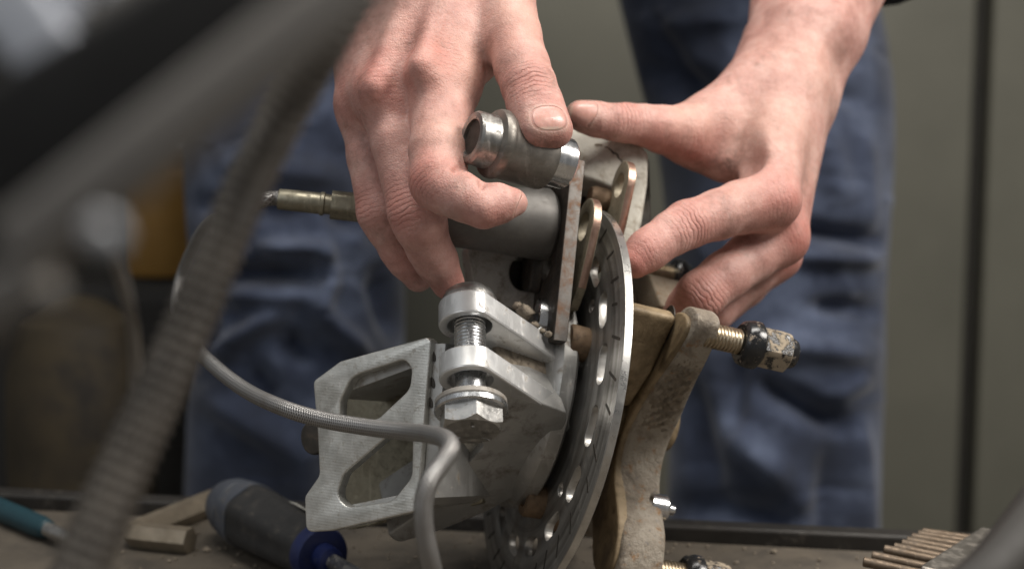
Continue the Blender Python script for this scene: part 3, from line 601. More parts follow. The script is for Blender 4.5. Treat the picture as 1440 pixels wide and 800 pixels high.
# ------------------------------------------------------------------ caliper held in the hands
cal = thing('brake_caliper', to_world(cs(780, 440, .50))[0], 'dark steel brake caliper with pale cracked casting held above the disc', 'brake caliper')
C0, C1 = cs(664, 193, .4575), cs(797, 231, .474); ca = nrm(C1-C0); CL = np.linalg.norm(C1-C0)*1000
mk('slide_cylinder', *lathe(C0, ca, [(6, 8.2), (7.2, 11.0), (8, 11.4), (9.5, 11.6), (10.4, 11.2), (11.2, 10.8), (26, 10.9), (27.4, 10.6), (28, 9.2), (28.2, 7)], 64), MAT['gunmetal'], cal, 'dark grey slide cylinder between thumb and finger')
ca_end = mk('end_sleeve', *lathe(C0, ca, [(3.5, 5.8), (-.4, 6.0), (-.8, 6.8), (-.5, 8.2), (.3, 8.8), (6.8, 9.0), (6.9, 5)], 48), MAT['sleeve'], cal)
mk('bore', *lathe(C0, ca, [(.6, 6.3), (.62, 3.6), (4, 3.4)], 32), MAT['dark'], ca_end)
mk('end_sleeve', *lathe(C0, ca, [(27.9, 6), (27.9, 8.6), (CL-.6, 8.6), (CL, 8.1), (CL+.1, 4)], 48), MAT['chrome'], cal)
B0, B1 = cs(600, 300, .494), cs(770, 316, .510); ba = nrm(B1-B0); BL = np.linalg.norm(B1-B0)*1000
mk('piston_housing', *lathe(B0, ba, [(0, 6), (0, 9), (4, 10.4), (BL-1.2, 13.0), (BL, 12.2), (BL+.1, 4)], 64), MAT['piston'], cal, 'smooth dark grey piston housing under the cylinder')
# dark neck between housing and slotted plate
V, Fc = plate(rounded([(-14, 30), (10, 34), (12, -22), (-12, -18)], 3), [], cs(782, 345, .515), UX, nrm(VX), -AX, -4, 4, .6)
def capl(px, py, t, D0): O = D0-AX*t/1000; p = on_plane(px, py, O, AX)-O; return np.array([np.dot(p, UX), np.dot(p, VX)])*1000
# frame plate edge-on (rusty bar): parallel to the disc, 12 mm to its near side
RB = cs(803, 350, .494)
ru = nrm(cs(813, 217, .499)-cs(787, 476, .489)); rv = nrm(np.cross(AX, ru)); rv = rv if rv[2] > 0 else -rv; rn = np.cross(ru, rv); rn = rn if rn[0] > 0 else -rn
H = np.linalg.norm(cs(813, 217, .497)-cs(787, 476, .489))*500
ro = rounded([(-H, 0), (H-1, 0), (H+.5, 3), (H, 26), (H-20, 30), (-H+16, 30), (-H-1, 14)], [1.5, 1.2, 2, 5, 5, 5, 4])
V, Fc = plate(ro, [circle(-2, 18, 7, 28)], RB, ru, rv, rn, -3.2, 2.1, .5); bar = mk('frame_plate', V, Fc, MAT['dark'], cal, 'rust flaked plate seen edge on')
V, Fc = plate(rounded([(-H+.2, -.25), (H-.8, -.25), (H-.8, .5), (-H+.2, .5)], .1), [], RB, ru, rv, rn, -2.9, 1.8, .15)
mk('rusty_edge', V, Fc, MAT['rustbar'], bar, 'rusty grey front edge of the plate')
# added dark block standing in for shade in the gap between piston housing and plate
V, Fc = plate(rounded([(-14, 20), (28, 18), (26, 34), (-12, 34)], 3), [], RB-rn*.008, ru, rv, rn, .5, 4.9, .8); mk('gap_shade', V, Fc, MAT['dark'], cal)
# mounting lug with dark hole
lo = rounded([(x, y) for x, y in [(-21, 12), (22, 14), (22, -6), (12, -14), (-18, -10)]], 3)
LO = cs(737, 388, .517); le1 = nrm((.98, 0, .2)); le2 = nrm((.05, 1, .12)); le2 = nrm(le2-le1*np.dot(le1, le2)); len_ = np.cross(le1, le2); len_ = len_ if len_[2] > 0 else -len_
V, Fc = plate(lo, [circle(0, 1, 5.3, 28, 6.4)], LO, le1, le2, len_, 0, 14, .8); mk('mounting_lug', V, Fc, MAT['lugsteel'], cal)
V, Fc = plate(circle(0, 1, 5.1, 28, 6.2), [], LO, le1, le2, len_, 12, 15, .1); mk('lug_bore', V, Fc, MAT['dark'], cal)
# pale casting: bridge over the disc and its far leg
GO = cs(860, 240, .539); ge1 = nrm((.975, -.03, .10)); ge2 = nrm(np.array([.10, 1, .32])); ge2 = nrm(ge2-ge1*np.dot(ge1, ge2)); gn = np.cross(ge1, ge2); gn = gn if gn[2] > 0 else -gn
def gpl(px, py, t=0): O = GO+gn*t/1000; p = on_plane(px, py, O, gn)-O; return (np.dot(p, ge1)*1000, np.dot(p, ge2)*1000)
go = rounded([gpl(*q) for q in [(770, 172), (812, 180), (902, 203), (912, 216), (911, 258), (903, 312), (890, 352), (872, 372), (866, 330), (872, 285), (868, 268), (836, 254), (806, 244), (770, 240)]], [2, 3, 4, 3, 6, 6, 4, 3, 3, 4, 3, 2, 2, 2])
V, Fc = plate(go, [], GO, ge1, ge2, gn, 0, 26, 1.6); br = mk('bridge_casting', V, Fc, MAT['cast'], cal, 'pale grey cracked casting under the left thumb')
cr = spline(np.array([gpl(*q, -.1) for q in [(850, 206), (857, 209), (862, 214), (868, 217), (870, 222), (874, 226), (875, 232)]]), 24)
wd = .32*np.sin(np.linspace(.25, np.pi-.1, len(cr)))+.08; td = np.gradient(cr, axis=0); nd = np.stack([-td[:, 1], td[:, 0]], 1); nd /= np.linalg.norm(nd, axis=1)[:, None]
jit = rng.normal(size=len(cr))*.12
CVs = np.vstack([cr+nd*(wd+jit)[:, None], (cr-nd*(wd-jit)[:, None])[::-1]])
V, Fc = plate(CVs, [], GO, ge1, ge2, gn, -.06, .12, .02); mk('crack', V, Fc, MAT['dark'], br, 'dark jagged crack in the casting', smooth=0)
V, Fc = plate(circle(*gpl(842, 204, -.1), 1.7, 14, .6), [], GO, ge1, ge2, gn, -.06, .12, .02); mk('chip', V, Fc, MAT['mud'], br, smooth=0)
V, Fc = boxV(cs(835, 285, .558), ge1*.022, ge2*.018, gn*.004); mk('inner_shadow_wall', V, Fc, MAT['dark'], cal, bevel=.001)  # added dark plate standing in for the shade under the bridge
mk('guide_pin', *lathe(cs(850, 282, .535), nrm((-.9, .2, -.2)), [(-4, 3.5), (0, 4.6), (4, 4.6), (6, 4.0), (6.2, 1)], 24), MAT['brownbolt'], cal)

# ------------------------------------------------------------------ brake pads with copper edged ears
def pad(label, t, hx, hy, top, side):
    T = thing('brake_pad', to_world(DC+UX*.06-AX*t/1000)[0], label, 'brake pad', 'pair of brake pads either side of the disc')
    O = DC-AX*t/1000; hc = np.array(dpl(hx, hy, t)); tp = np.array(dpl(*top, t)); R = abs(tp[0]-hc[0])
    a = np.linspace(math.radians(-95), math.radians(95), 22)
    arc = [(hc[0]+R*math.cos(q), hc[1]+R*.95*math.sin(q)) for q in a]
    arc = arc + [(hc[0]-14, hc[1]+R*.9), (hc[0]-22, hc[1]+R*.6+2), (hc[0]-30, hc[1]+4), (hc[0]-34, hc[1]-20), (hc[0]-30, hc[1]-42), (hc[0]-12, hc[1]-44), (hc[0]-8, hc[1]-22), (hc[0]-10, hc[1]-R*.95)]
    V, Fc = plate(arc, [circle(hc[0], hc[1], R*.50, 28)], O, UX, VX, -AX, -1.6, 1.6, .3); bp = mk('backing_plate', V, Fc, MAT['tabface'], T)
    ring = np.array(arc[:24]); SV, SF = [], []
    c = hc
    for k, off, ss in ((0, -.3, -1.5), (1, .10, -1.3), (2, .10, 1.3), (3, -.3, 1.5)):
        for p in ring:
            n_ = (p-c)/np.linalg.norm(p-c); SV.append(O+(UX*(p[0]+n_[0]*off)+VX*(p[1]+n_[1]*off)-AX*ss)/1000)
    m = len(ring)
    for k in range(3):
        for j in range(m-1): SF.append([k*m+j, k*m+j+1, (k+1)*m+j+1, (k+1)*m+j])
    mk('copper_edge', SV, SF, MAT['copper'], bp, 'copper coloured worn edge of the ear', smooth=60)
    V, Fc = plate(rounded([(hc[0]-15, hc[1]-4), (hc[0]-15, hc[1]-38), (hc[0]-29, hc[1]-38), (hc[0]-29, hc[1]-4)], 2), [], O, UX, VX, -AX, *((1.7, 1.7+side) if side > 0 else (-1.7+side, -1.7)), .3); mk('friction_block', V, Fc, MAT['friction'], T)
pad('copper edged brake pad ear left of the disc rim, lower of the two', -6.5, 826, 320, (831, 281), 3.2)
pad('copper edged brake pad ear above the disc rim, upper of the two', 8.5, 876, 262, (883, 228), -3.2)

# ------------------------------------------------------------------ hoses
hp = spline(np.array([cs(x, y, d) for x, y, d in [(505, 291, .515), (470, 287, .515), (440, 283, .514), (388, 279, .513), (368, 282, .512), (332, 298, .53), (292, 318, .57), (269, 356, .60), (254, 396, .61), (250, 434, .59), (262, 472, .55), (296, 510, .515), (345, 548, .488), (400, 574, .464), (455, 590, .455), (520, 601, .442), (575, 607, .428), (606, 611, .414), (626, 617, .402), (634, 630, .393), (622, 650, .387), (605, 675, .384), (596, 705, .384), (597, 745, .386), (606, 790, .39), (620, 850, .40), (640, 930, .41)]]), 400)
V, Fc, uv = tube(hp[43:], .0027, 18); hose = mk('brake_hose', V, Fc, MAT['braid'], label='thin braided steel brake hose looping past the windowed panel', cat='hose', uv=uv, smooth=180)
f0, f1 = cs(391, 280, .513), cs(466, 288, .515); fa = nrm(f1-f0); FL = np.linalg.norm(f1-f0)*1000
mk('crimp_sleeve', *lathe(f0, fa, [(0, 2.7), (0, 3.5), (.5, 3.8), (FL*.78, 3.9), (FL*.8, 4.3), (FL*.86, 4.3), (FL*.88, 3.7), (FL, 3.6)], 36), MAT['brass'], hose, 'brass crimped hose end')
V, Fc = hexhead(f0, fa, FL-.1, FL+12, 9.6, .2, .7); mk('union_nut', V, Fc, MAT['brass'], hose, 'brass hexagon union nut at the finger')
V, Fc = tube(np.array([cs(505, 291, .515), cs(545, 296, .516), cs(590, 302, .503), cs(612, 305, .500)]), .0028, 16)[:2]; mk('pipe_stub', V, Fc, MAT['brass'], hose)
bh = spline(np.array([cs(x, y, d) for x, y, d in [(500, -5, .25), (468, 48, .252), (436, 98, .255), (398, 165, .258), (352, 252, .26), (306, 358, .26), (256, 478, .258), (210, 580, .256), (160, 690, .253), (116, 790, .25), (70, 900, .247), (20, 1010, .245)]]), 1400)
s_ = np.concatenate([[0], np.cumsum(np.linalg.norm(np.diff(bh, axis=0), axis=1))])
V, Fc, uv = tube(bh, np.linspace(.0036, .0054, len(bh))+.00042*np.sin(s_*2*np.pi/.0024), 28); mk('corrugated_hose', V, Fc, MAT['spiral'], label='thick grey brown corrugated hose, out of focus, crossing the left foreground', cat='hose', smooth=180)

# ------------------------------------------------------------------ tools on the bench
def bench_pt(px, py, z=0.0): return on_ground(px, py, z)
# screwdriver: fluted dark handle, blue collar towards the camera
sA, sB = to_world(cs(452, 792, .545))[0], to_world(cs(296, 718, .625))[0]
sA[2] = .0128; sB[2] = .0150
sd = thing('screwdriver', (sA[0], sA[1], 0), 'stubby screwdriver with dark grip, grey end cap and blue collar on bench', 'screwdriver')
ax = nrm(sB-sA); LL = np.linalg.norm(sB-sA)*1000
def flute(P0, ax, prof, n=60, k=6, amp=.06, t0=0, t1=1e9):
    V, Fc = lathe(P0, ax, prof, n); m = len(prof); a = np.linspace(0, 2*np.pi, n, endpoint=False)
    V = V.reshape(m, n, 3)
    for i, (t, r) in enumerate(prof):
        if t0 <= t <= t1: c = P0+np.asarray(ax)*t/1000; V[i] = c+(V[i]-c)*(1-amp*(.5+.5*np.cos(k*a)))[:, None]
    return V.reshape(-1, 3), Fc
mk('grip', *flute(sA, ax, [(4, 9), (4, 11.2), (10, 11.6), (20, 12.2), (34, 13.2), (46, 14.0), (58, 14.2), (66, 13.4), (70, 12)], 72, 6, .09, 10, 66), MAT['rubber'], sd, world=True, smooth=60)
mk('end_cap', *lathe(sA, ax, [(69, 11.6), (70, 12.6), (76, 12.4), (82, 10.5), (86, 7), (87, 2)], 40), MAT['greygrip'], sd, world=True)
gp = sA+ax*.060; up = np.array([0, 0, 1.0]); sidev = nrm(np.cross(ax, up))
sidec = -sidev if -sidev[1] < sidev[1] else sidev
mk('grey_pad', *flute(sA, ax, [(57, 8), (57, 14.35), (60, 14.5), (67, 13.75), (68, 8)], 72, 6, .05, 57, 68), MAT['greygrip'], sd, world=True)
mk('collar', *lathe(sA, ax, [(5, 9), (4.5, 11.3), (1, 11.4), (-1.5, 10.6), (-2.0, 7), (-2.1, 5.4), (-8, 5.0), (-9, 3.5)], 48), MAT['blue'], sd, 'dark blue plastic collar', world=True)
mk('shaft', *lathe(sA, -ax, [(8, 2.2), (9, 2.9), (50, 2.9), (58, 2.2), (60, 1)], 24), MAT['bolthead'], sd, world=True)
# white label curved on the upper flank of the grip
LV, LF = [], []; ev = nrm(np.cross(ax, up)); ev = ev if ev[0] > 0 else -ev; eu2 = np.cross(ev, ax); eu2 = eu2 if eu2[2] > 0 else -eu2
for i in range(12):
    t = 12+i*20/11; rr = 12.05+.0
    for j in range(7):
        a = math.radians(38+j*40/6-8*math.sin(i/11*3.1)); rr = 11.75+(t-10)*.055+.25; LV.append(sA+ax*t/1000+(ev*math.cos(a)+eu2*math.sin(a))*rr/1000)
for i in range(11):
    for j in range(6): LF.append([i*7+j, i*7+j+1, (i+1)*7+j+1, (i+1)*7+j])
mk('label_patch', LV, LF, MAT['whitelabel'], sd, 'scuffed white label on the grip', world=True, smooth=180)
# hexagon key lying on the bench
k0 = bench_pt(268, 777, .0); k1 = bench_pt(186, 768, .0); k2 = bench_pt(335, 706, .0)
for k in (k0, k1, k2): k[2] = .0053
kp = spline(np.vstack([k0, .6*k0+.4*k1, .2*k0+.8*k1, .97*k1+.03*k2, .85*k1+.15*k2, .4*k1+.6*k2, k2]), 60)
V, Fc, uv = tube(kp, .0056, 6); mk('hex_key', V, Fc, MAT['goldhex'], label='tan steel hexagon key bent in an L beside the screwdriver', cat='hex key', world=True, smooth=25)
# teal handle at far left
t0, t1 = on_ground(-60, 706), on_ground(70, 762); t0[2] = t1[2] = .0053
td_ = nrm(t1-t0); tl = np.linalg.norm(t1-t0)*1000
pl_ = thing('pliers', (t1[0], t1[1], 0), 'teal plastic tool handle on the bench at far left', 'hand tool')
mk('handle', *lathe(t0, td_, [(0, 3), (2, 4.5), (8, 5.2), (tl-8, 4.8), (tl-2, 4), (tl, 1.8)], 28), MAT['teal'], pl_, world=True)
mk('tip', *lathe(t1, td_, [(-6, 3), (0, 3.2), (30, 2.6), (36, 1)], 20), MAT['bolthead'], pl_, world=True)
# bronze rods: a fan of slim rods on a ramped rest at the right
rk = to_world(cs(1300, 800, .53))[0]
ends = [(1214, 789), (1226, 781), (1243, 772), (1257, 769), (1268, 764), (1275, 760), (1282, 755), (1291, 751), (1297, 748)]
rest = thing('rod_rest', (rk[0]+.02, rk[1], 0), 'grey rough metal rest holding the bronze rods at lower right', 'metal rest')
for i, (x, y) in enumerate(ends):
    d = .505+.0055*i; a = cs(x, y, d); b = cs(1388+6*i-30, y+31-2.0*i, d-.012)
    V, Fc = lathe(a, nrm(b-a), [(-.1, .5), (0, 1.5), (.3, 1.85), (np.linalg.norm(b-a)*1000, 1.85), (np.linalg.norm(b-a)*1000+.1, .5)], 16)
    mk('bronze_rod', V, Fc, MAT['bronze'], label=('lowest and nearest', 'second lowest', 'third lowest', 'fourth lowest', 'middle', 'fourth highest', 'third highest', 'second highest', 'highest and farthest')[i]+' of the slim bronze rods stacked at lower right', cat='rod', group='bronze rods stacked at lower right')
    if i == 4:
        mid = b
a0 = cs(1318, 815, .488); a1 = cs(1402, 758, .545)
V, Fc = boxV((a0+a1)/2, (a1-a0)/2, nrm((.9, -.2, -.3))*.006, nrm((.1, .9, .2))*.0035); mk('rest_bar', V, Fc, MAT['gunmetal'], rest, bevel=.001)
wa0 = to_world((a0+a1)/2)[0]; V, Fc = boxV(np.array([wa0[0]+.004, wa0[1]+.006, wa0[2]/2-.004]), np.array([.010, 0, 0]), np.array([0, .012, 0]), np.array([0, 0, wa0[2]/2-.0045])); mk('foot', V, Fc, MAT['benchlip'], rest, world=True, bevel=.001)
V = spline(np.array([cs(x, y, d) for x, y, d in [(1330, 850, .33), (1385, 812, .335), (1425, 770, .345), (1470, 715, .36)]]), 40)
V, Fc, uv = tube(V, np.linspace(.0055, .0075, len(V)), 20); mk('grey_clamp_arm', V, Fc, MAT['machine'], label='blurred dark metal arm in the lower right corner', cat='metal arm', smooth=180)

# ------------------------------------------------------------------ the person: hands and forearms as one skin, jeans
def J(px, py, d, r): return np.array([*(cs(px, py, d)*1000), r])       # joint in camera axes, mm
def smin(a, b, k):
    h = np.clip(.5+.5*(b-a)/k, 0, 1); return b+(a-b)*h-k*h*(1-h)
def smin_arr(ds, k):
    d = ds[0]
    for e in ds[1:]: d = smin(d, e, k)
    return d
class Field:
    def __init__(s, lo, hi, h):
        s.lo = np.asarray(lo, np.float32); s.h = h; s.n = np.ceil((np.asarray(hi)-s.lo)/h).astype(int)+1
        ax = [s.lo[i]+h*np.arange(s.n[i], dtype=np.float32) for i in range(3)]
        s.X, s.Y, s.Z = np.meshgrid(*ax, indexing='ij', sparse=True)
        s.empty = lambda: np.full(s.n, 60.0, np.float32)
    def cone(s, D, a, b, k, flat=None):
        """blend a tapered capsule a->b (x, y, z, r) into D with smoothing k; flat = (axis, factor) squashes the section"""
        R = max(a[3], b[3])+k+4
        lo = np.minimum(a[:3], b[:3])-R; hi = np.maximum(a[:3], b[:3])+R
        i0 = np.clip(np.floor((lo-s.lo)/s.h).astype(int), 0, s.n-1); i1 = np.clip(np.ceil((hi-s.lo)/s.h).astype(int)+1, 1, s.n)
        if (i1 <= i0).any(): return
        sl = tuple(slice(p, q) for p, q in zip(i0, i1))
        x = s.X[sl[0]]-a[0]; y = s.Y[:, sl[1]]-a[1]; z = s.Z[:, :, sl[2]]-a[2]
        ba = b[:3]-a[:3]; l2 = float(ba@ba)+1e-9
        t = np.clip((x*ba[0]+y*ba[1]+z*ba[2])/l2, 0, 1); r = a[3]+(b[3]-a[3])*t
        dx, dy, dz = x-ba[0]*t, y-ba[1]*t, z-ba[2]*t
        if flat is not None:
            n, f = flat; q = (dx*n[0]+dy*n[1]+dz*n[2])*(1/f-1); dx, dy, dz = dx+q*n[0], dy+q*n[1], dz+q*n[2]
        d = (np.sqrt(dx*dx+dy*dy+dz*dz)-r).astype(np.float32)
        D[sl] = smin(D[sl], d, k)
    def dig(s, D, a, b, k):                       # carve a soft groove
        E_ = s.empty(); s.cone(E_, a, b, 1.0); h = np.clip(.5-.5*(E_+D)/k, 0, 1); return (D*(1-h)+(-E_)*h+k*h*(1-h)).astype(np.float32)
def surface_nets(D, lo, h):
    S = D < 0; nx, ny, nz = D.shape
    cnt = np.zeros((nx-1, ny-1, nz-1), np.int8)
    for i in (0, 1):
        for j in (0, 1):
            for k in (0, 1): cnt += S[i:nx-1+i, j:ny-1+j, k:nz-1+k]
    act = (cnt > 0) & (cnt < 8); idx = -np.ones(act.shape, np.int64); C = np.argwhere(act); idx[act] = np.arange(len(C))
    P = np.zeros((len(C), 3)); Wt = np.zeros(len(C)); cor = [(i, j, k) for i in (0, 1) for j in (0, 1) for k in (0, 1)]
    val = {c: D[C[:, 0]+c[0], C[:, 1]+c[1], C[:, 2]+c[2]].astype(float) for c in cor}
    for c in cor:
        for ax in range(3):
            if c[ax] == 1: continue
            e = list(c); e[ax] = 1; e = tuple(e); va, vb = val[c], val[e]; m = (va < 0) != (vb < 0); t = va[m]/(va[m]-vb[m])
            p = np.tile(np.array(c, float), (m.sum(), 1)); p[:, ax] = t; P[m] += p; Wt[m] += 1
    V = lo + h*(C + P/Wt[:, None])
    Q = []
    for ax in range(3):
        o1, o2 = (ax+1) % 3, (ax+2) % 3
        A_ = [slice(1, -1)]*3; A_[ax] = slice(0, -1); B_ = list(A_); B_[ax] = slice(1, None)
        a, b = S[tuple(A_)], S[tuple(B_)]; E_ = np.argwhere(a != b)
        if not len(E_): continue
        flip = a[tuple(E_.T)]
        base = E_.copy(); base[:, o1] += 1; base[:, o2] += 1
        def g(d1, d2): q = base.copy(); q[:, o1] -= d1; q[:, o2] -= d2; return idx[q[:, 0], q[:, 1], q[:, 2]]
        q = np.stack([g(1, 1), g(0, 1), g(0, 0), g(1, 0)], 1); q[~flip] = q[~flip][:, ::-1]; Q.append(q)
    Q = np.concatenate(Q); Q = Q[(Q >= 0).all(1)]
    # light Laplacian smoothing
    e = np.concatenate([Q[:, [0, 1]], Q[:, [1, 2]], Q[:, [2, 3]], Q[:, [3, 0]]])
    for lam in (.5, -.52, .5, -.52, .4):
        s = np.zeros_like(V); n = np.zeros(len(V))
        for a, b in ((0, 1), (1, 0)):
            for c in range(3): s[:, c] += np.bincount(e[:, a], V[e[:, b], c], len(V))
            n += np.bincount(e[:, a], minlength=len(V))
        V = V + lam*(s/n[:, None]-V)
    return V, Q

def build_hand(palm, fingers, thumb, extra, digs, lo, hi, h, kp=7.0, kf=6.0):
    """palm: list of cones; fingers: list of joint chains (root first); returns vertices (mm, camera axes) and quads"""
    f = Field(lo, hi, h); P = f.empty()
    for a, b in palm: f.cone(P, a, b, kp)
    for a, b, k in extra: f.cone(P, a, b, k)
    out = None
    for ch, kb in fingers+[(thumb, 8.0)]:
        D = f.empty()
        for a, b in zip(ch[:-1], ch[1:]): f.cone(D, a, b, 2.2)
        D = smin(P, D, kb); out = D if out is None else smin(out, D, 1.0)
    for a, b, k in digs: out = f.dig(out, a, b, k)
    out[0] = out[-1] = 5; out[:, 0] = out[:, -1] = 5; out[:, :, 0] = out[:, :, -1] = 5
    return surface_nets(out, f.lo, h)

def skin_attrs(V, knuckles, dirts, pales):
    red = np.zeros(len(V)); wr = np.zeros((len(V), 3)); dirt = np.zeros(len(V)); pale = np.zeros(len(V))
    for (c, ax, R, amp, wamp) in knuckles:          # centre (mm), finger direction, radius
        d = V-c; q = (d**2).sum(1); g = np.exp(-q/(R*R)); red = np.maximum(red, g*amp)
        m = np.exp(-q/((R*.85)**2))*wamp*.42; s = d@nrm(ax); sel = m > wr[:, 2]; wr[sel, 0] = s[sel]; wr[sel, 2] = m[sel]
    for c, R, amp in dirts: dirt = np.maximum(dirt, amp*np.exp(-((V-c)**2).sum(1)/(R*R)))
    for c, R, amp in pales: pale = np.maximum(pale, amp*np.exp(-((V-c)**2).sum(1)/(R*R)))
    return red, wr, dirt, pale
def X(px, py, d): return cs(px, py, d)*1000

# right hand (left in the picture): back towards us, index curled under the cylinder, thumb on top
Ri = [J(628, 112, .489, 11.3), J(621, 165, .478, 10.2), J(617, 212, .467, 9.6), J(617, 256, .4585, 9.3), J(633, 268, .4535, 8.3), J(654, 281, .449, 6.9), J(680, 293, .4475, 6.2), J(702, 289, .4495, 5.6), J(724, 286, .452, 4.1)]
Rm = [J(545, 128, .491, 11.0), J(562, 200, .484, 9.6), J(585, 298, .477, 9.3), J(592, 318, .4775, 8.7), J(603, 348, .482, 7.5), J(613, 366, .4855, 7.3), J(630, 398, .492, 5.8)]
Rr = [J(516, 148, .507, 10.2), J(524, 220, .502, 8.9), J(537, 298, .497, 8.6), J(547, 318, .4985, 8.0), J(562, 350, .502, 7.0), J(572, 366, .504, 6.6), J(588, 390, .508, 5.3)]
Rp = [J(512, 160, .524, 9.0), J(530, 225, .525, 7.8), J(545, 285, .525, 7.4), J(560, 330, .53, 6.2), J(572, 355, .534, 5.0)]
Rt = [J(694, -75, .515, 13.5), J(711, -5, .499, 10.2), J(722, 50, .487, 9.4), J(734, 95, .477, 9.2), J(744, 122, .471, 9.0), J(753, 148, .4668, 7.6), J(762, 172, .4625, 7.0)]
W0 = (600, -120)
Rpalm = [(J(630, 112, .487, 11.3), J(645, -90, .517, 14)), (J(545, 128, .491, 11.0), J(612, -100, .517, 15)), (J(516, 148, .507, 10.0), J(582, -100, .528, 14)), (J(512, 160, .524, 9), J(560, -95, .543, 12)),
         (J(645, -90, .517, 14), J(640, -190, .54, 15)), (J(612, -100, .517, 15), J(600, -200, .545, 17)), (J(560, -95, .543, 12), J(566, -200, .56, 14)),
         (J(640, -190, .54, 15), J(640, -420, .62, 24)), (J(570, -200, .555, 14), J(560, -420, .64, 24)),
         (J(655, 70, .500, 9), J(690, -10, .508, 12)), (J(672, 85, .498, 4.5), J(700, 70, .492, 4.5)), (J(590, 60, .507, 17), J(630, -30, .518, 20)), (J(588, 110, .493, 10), J(625, -60, .513, 14)), (J(530, 130, .501, 10), J(585, -60, .518, 14)), (J(530, 80, .512, 14), J(570, -40, .524, 16))]
tt = X(766, 182, .460); tn = nrm((.28, .62, -.73)); ta = nrm(X(768, 184, .459)-X(744, 122, .471)); tw = nrm(np.cross(ta, tn)); tn = nrm(np.cross(tw, ta)) if np.dot(np.cross(tw, ta), tn) > 0 else nrm(np.cross(ta, tw))
tw = tw if tw[0] > 0 else -tw
ti = X(752, 146, .4665)
def q4(p, r): return np.array([*p, r])
Rextra = [(J(592, 92, .472, 2.6), J(618, 10, .487, 2.0), 6.0), (J(527, 122, .477, 2.4), J(570, 0, .489, 1.8), 6.0), (J(598, 106, .4765, 4.5), J(602, 116, .4755, 4.5), 7.0), (J(528, 130, .482, 4.5), J(530, 140, .482, 4.5), 7.0), (J(500, 148, .500, 4.0), J(501, 156, .500, 4.0), 6.0)]
thumb_tip = [(q4(ti-tw*2.3, 7.2), q4(tt-tw*3.0, 6.5)), (q4(ti+tw*2.3, 7.2), q4(tt+tw*3.0, 6.5))]
# left hand (right in the picture)
Li = [J(1078, 280, .532, 11.2), J(1045, 290, .526, 10.0), J(1010, 302, .52, 9.0), J(966, 316, .5125, 8.6), J(945, 328, .5085, 7.8), J(920, 345, .5045, 7.3), J(908, 354, .503, 7.2), J(893, 368, .501, 6.0)]
Lm = [J(1094, 334, .548, 10.4), J(1055, 362, .54, 9.6), J(1020, 388, .532, 9.2), J(985, 415, .526, 9.0), J(968, 432, .53, 8.0), J(950, 455, .541, 7.0)]
Lr = [J(1090, 358, .566, 9.5), J(1055, 388, .56, 8.6), J(1003, 436, .552, 8.2), J(985, 458, .558, 7.0)]
Lp = [J(1085, 368, .584, 8.4), J(1050, 405, .58, 7.2), J(1012, 440, .575, 6.5)]
Lt = [J(1062, 132, .572, 14), J(1000, 172, .558, 12.2), J(962, 188, .55, 11.0), J(930, 182, .544, 8.9), J(905, 176, .54, 7.6), J(880, 173, .536, 7.2), J(862, 172, .533, 6.6), J(838, 168, .530, 6.4), J(820, 164, .528, 5.6), J(814, 162, .5275, 5.0)]
Lpalm = [(J(1078, 280, .532, 11.2), J(1098, 130, .568, 13)), (J(1094, 334, .548, 10.4), J(1118, 130, .574, 14)), (J(1090, 358, .566, 9.5), J(1128, 140, .588, 12.5)), (J(1085, 368, .584, 8.4), J(1130, 150, .60, 11)),
         (J(1098, 130, .568, 13), J(1130, 50, .585, 15)), (J(1128, 140, .588, 13), J(1165, 50, .60, 14)), (J(1062, 132, .574, 13), J(1090, 60, .592, 13)),
         (J(1140, 40, .588, 16), J(1215, -160, .66, 23)), (J(1165, 50, .60, 14), J(1250, -160, .68, 22)), (J(1085, 62, .600, 10), J(1130, -160, .66, 20)),
         (J(1215, -160, .66, 23), J(1290, -400, .78, 32)), (J(1160, -160, .67, 20), J(1250, -400, .78, 30))]
Lextra = [(J(985, 215, .556, 7), J(1035, 232, .556, 6), 7.0), (J(1020, 226, .556, 6.5), J(1066, 200, .563, 9), 7.0), (J(1096, 283, .527, 5.0), J(1099, 286, .528, 5.0), 6.0), (J(1108, 333, .543, 5.0), J(1110, 335, .544, 5), 6.0),
          (J(1092, 270, .528, 2.2), J(1120, 150, .562, 2.0), 5.0), (J(1112, 322, .54, 2.0), J(1138, 170, .57, 2.0), 5.0)]
Ldigs = [(J(1034, 172, .536, 8.5), J(1036, 222, .533, 10.5), 4.0), (J(1005, 236, .530, 3.0), J(1040, 232, .526, 3.5), 3.0)]
def bbox(chs, pad_):
    P = np.array([j for c in chs for j in c]); return (P[:, :3]-P[:, 3:]).min(0)-pad_, (P[:, :3]+P[:, 3:]).max(0)+pad_
HRES = .85
lo, hi = bbox([Ri, Rm, Rr, Rp, Rt]+[list(p) for p in Rpalm[:9]], 4); hi[1] = min(hi[1], X(600, -270, .56)[1])
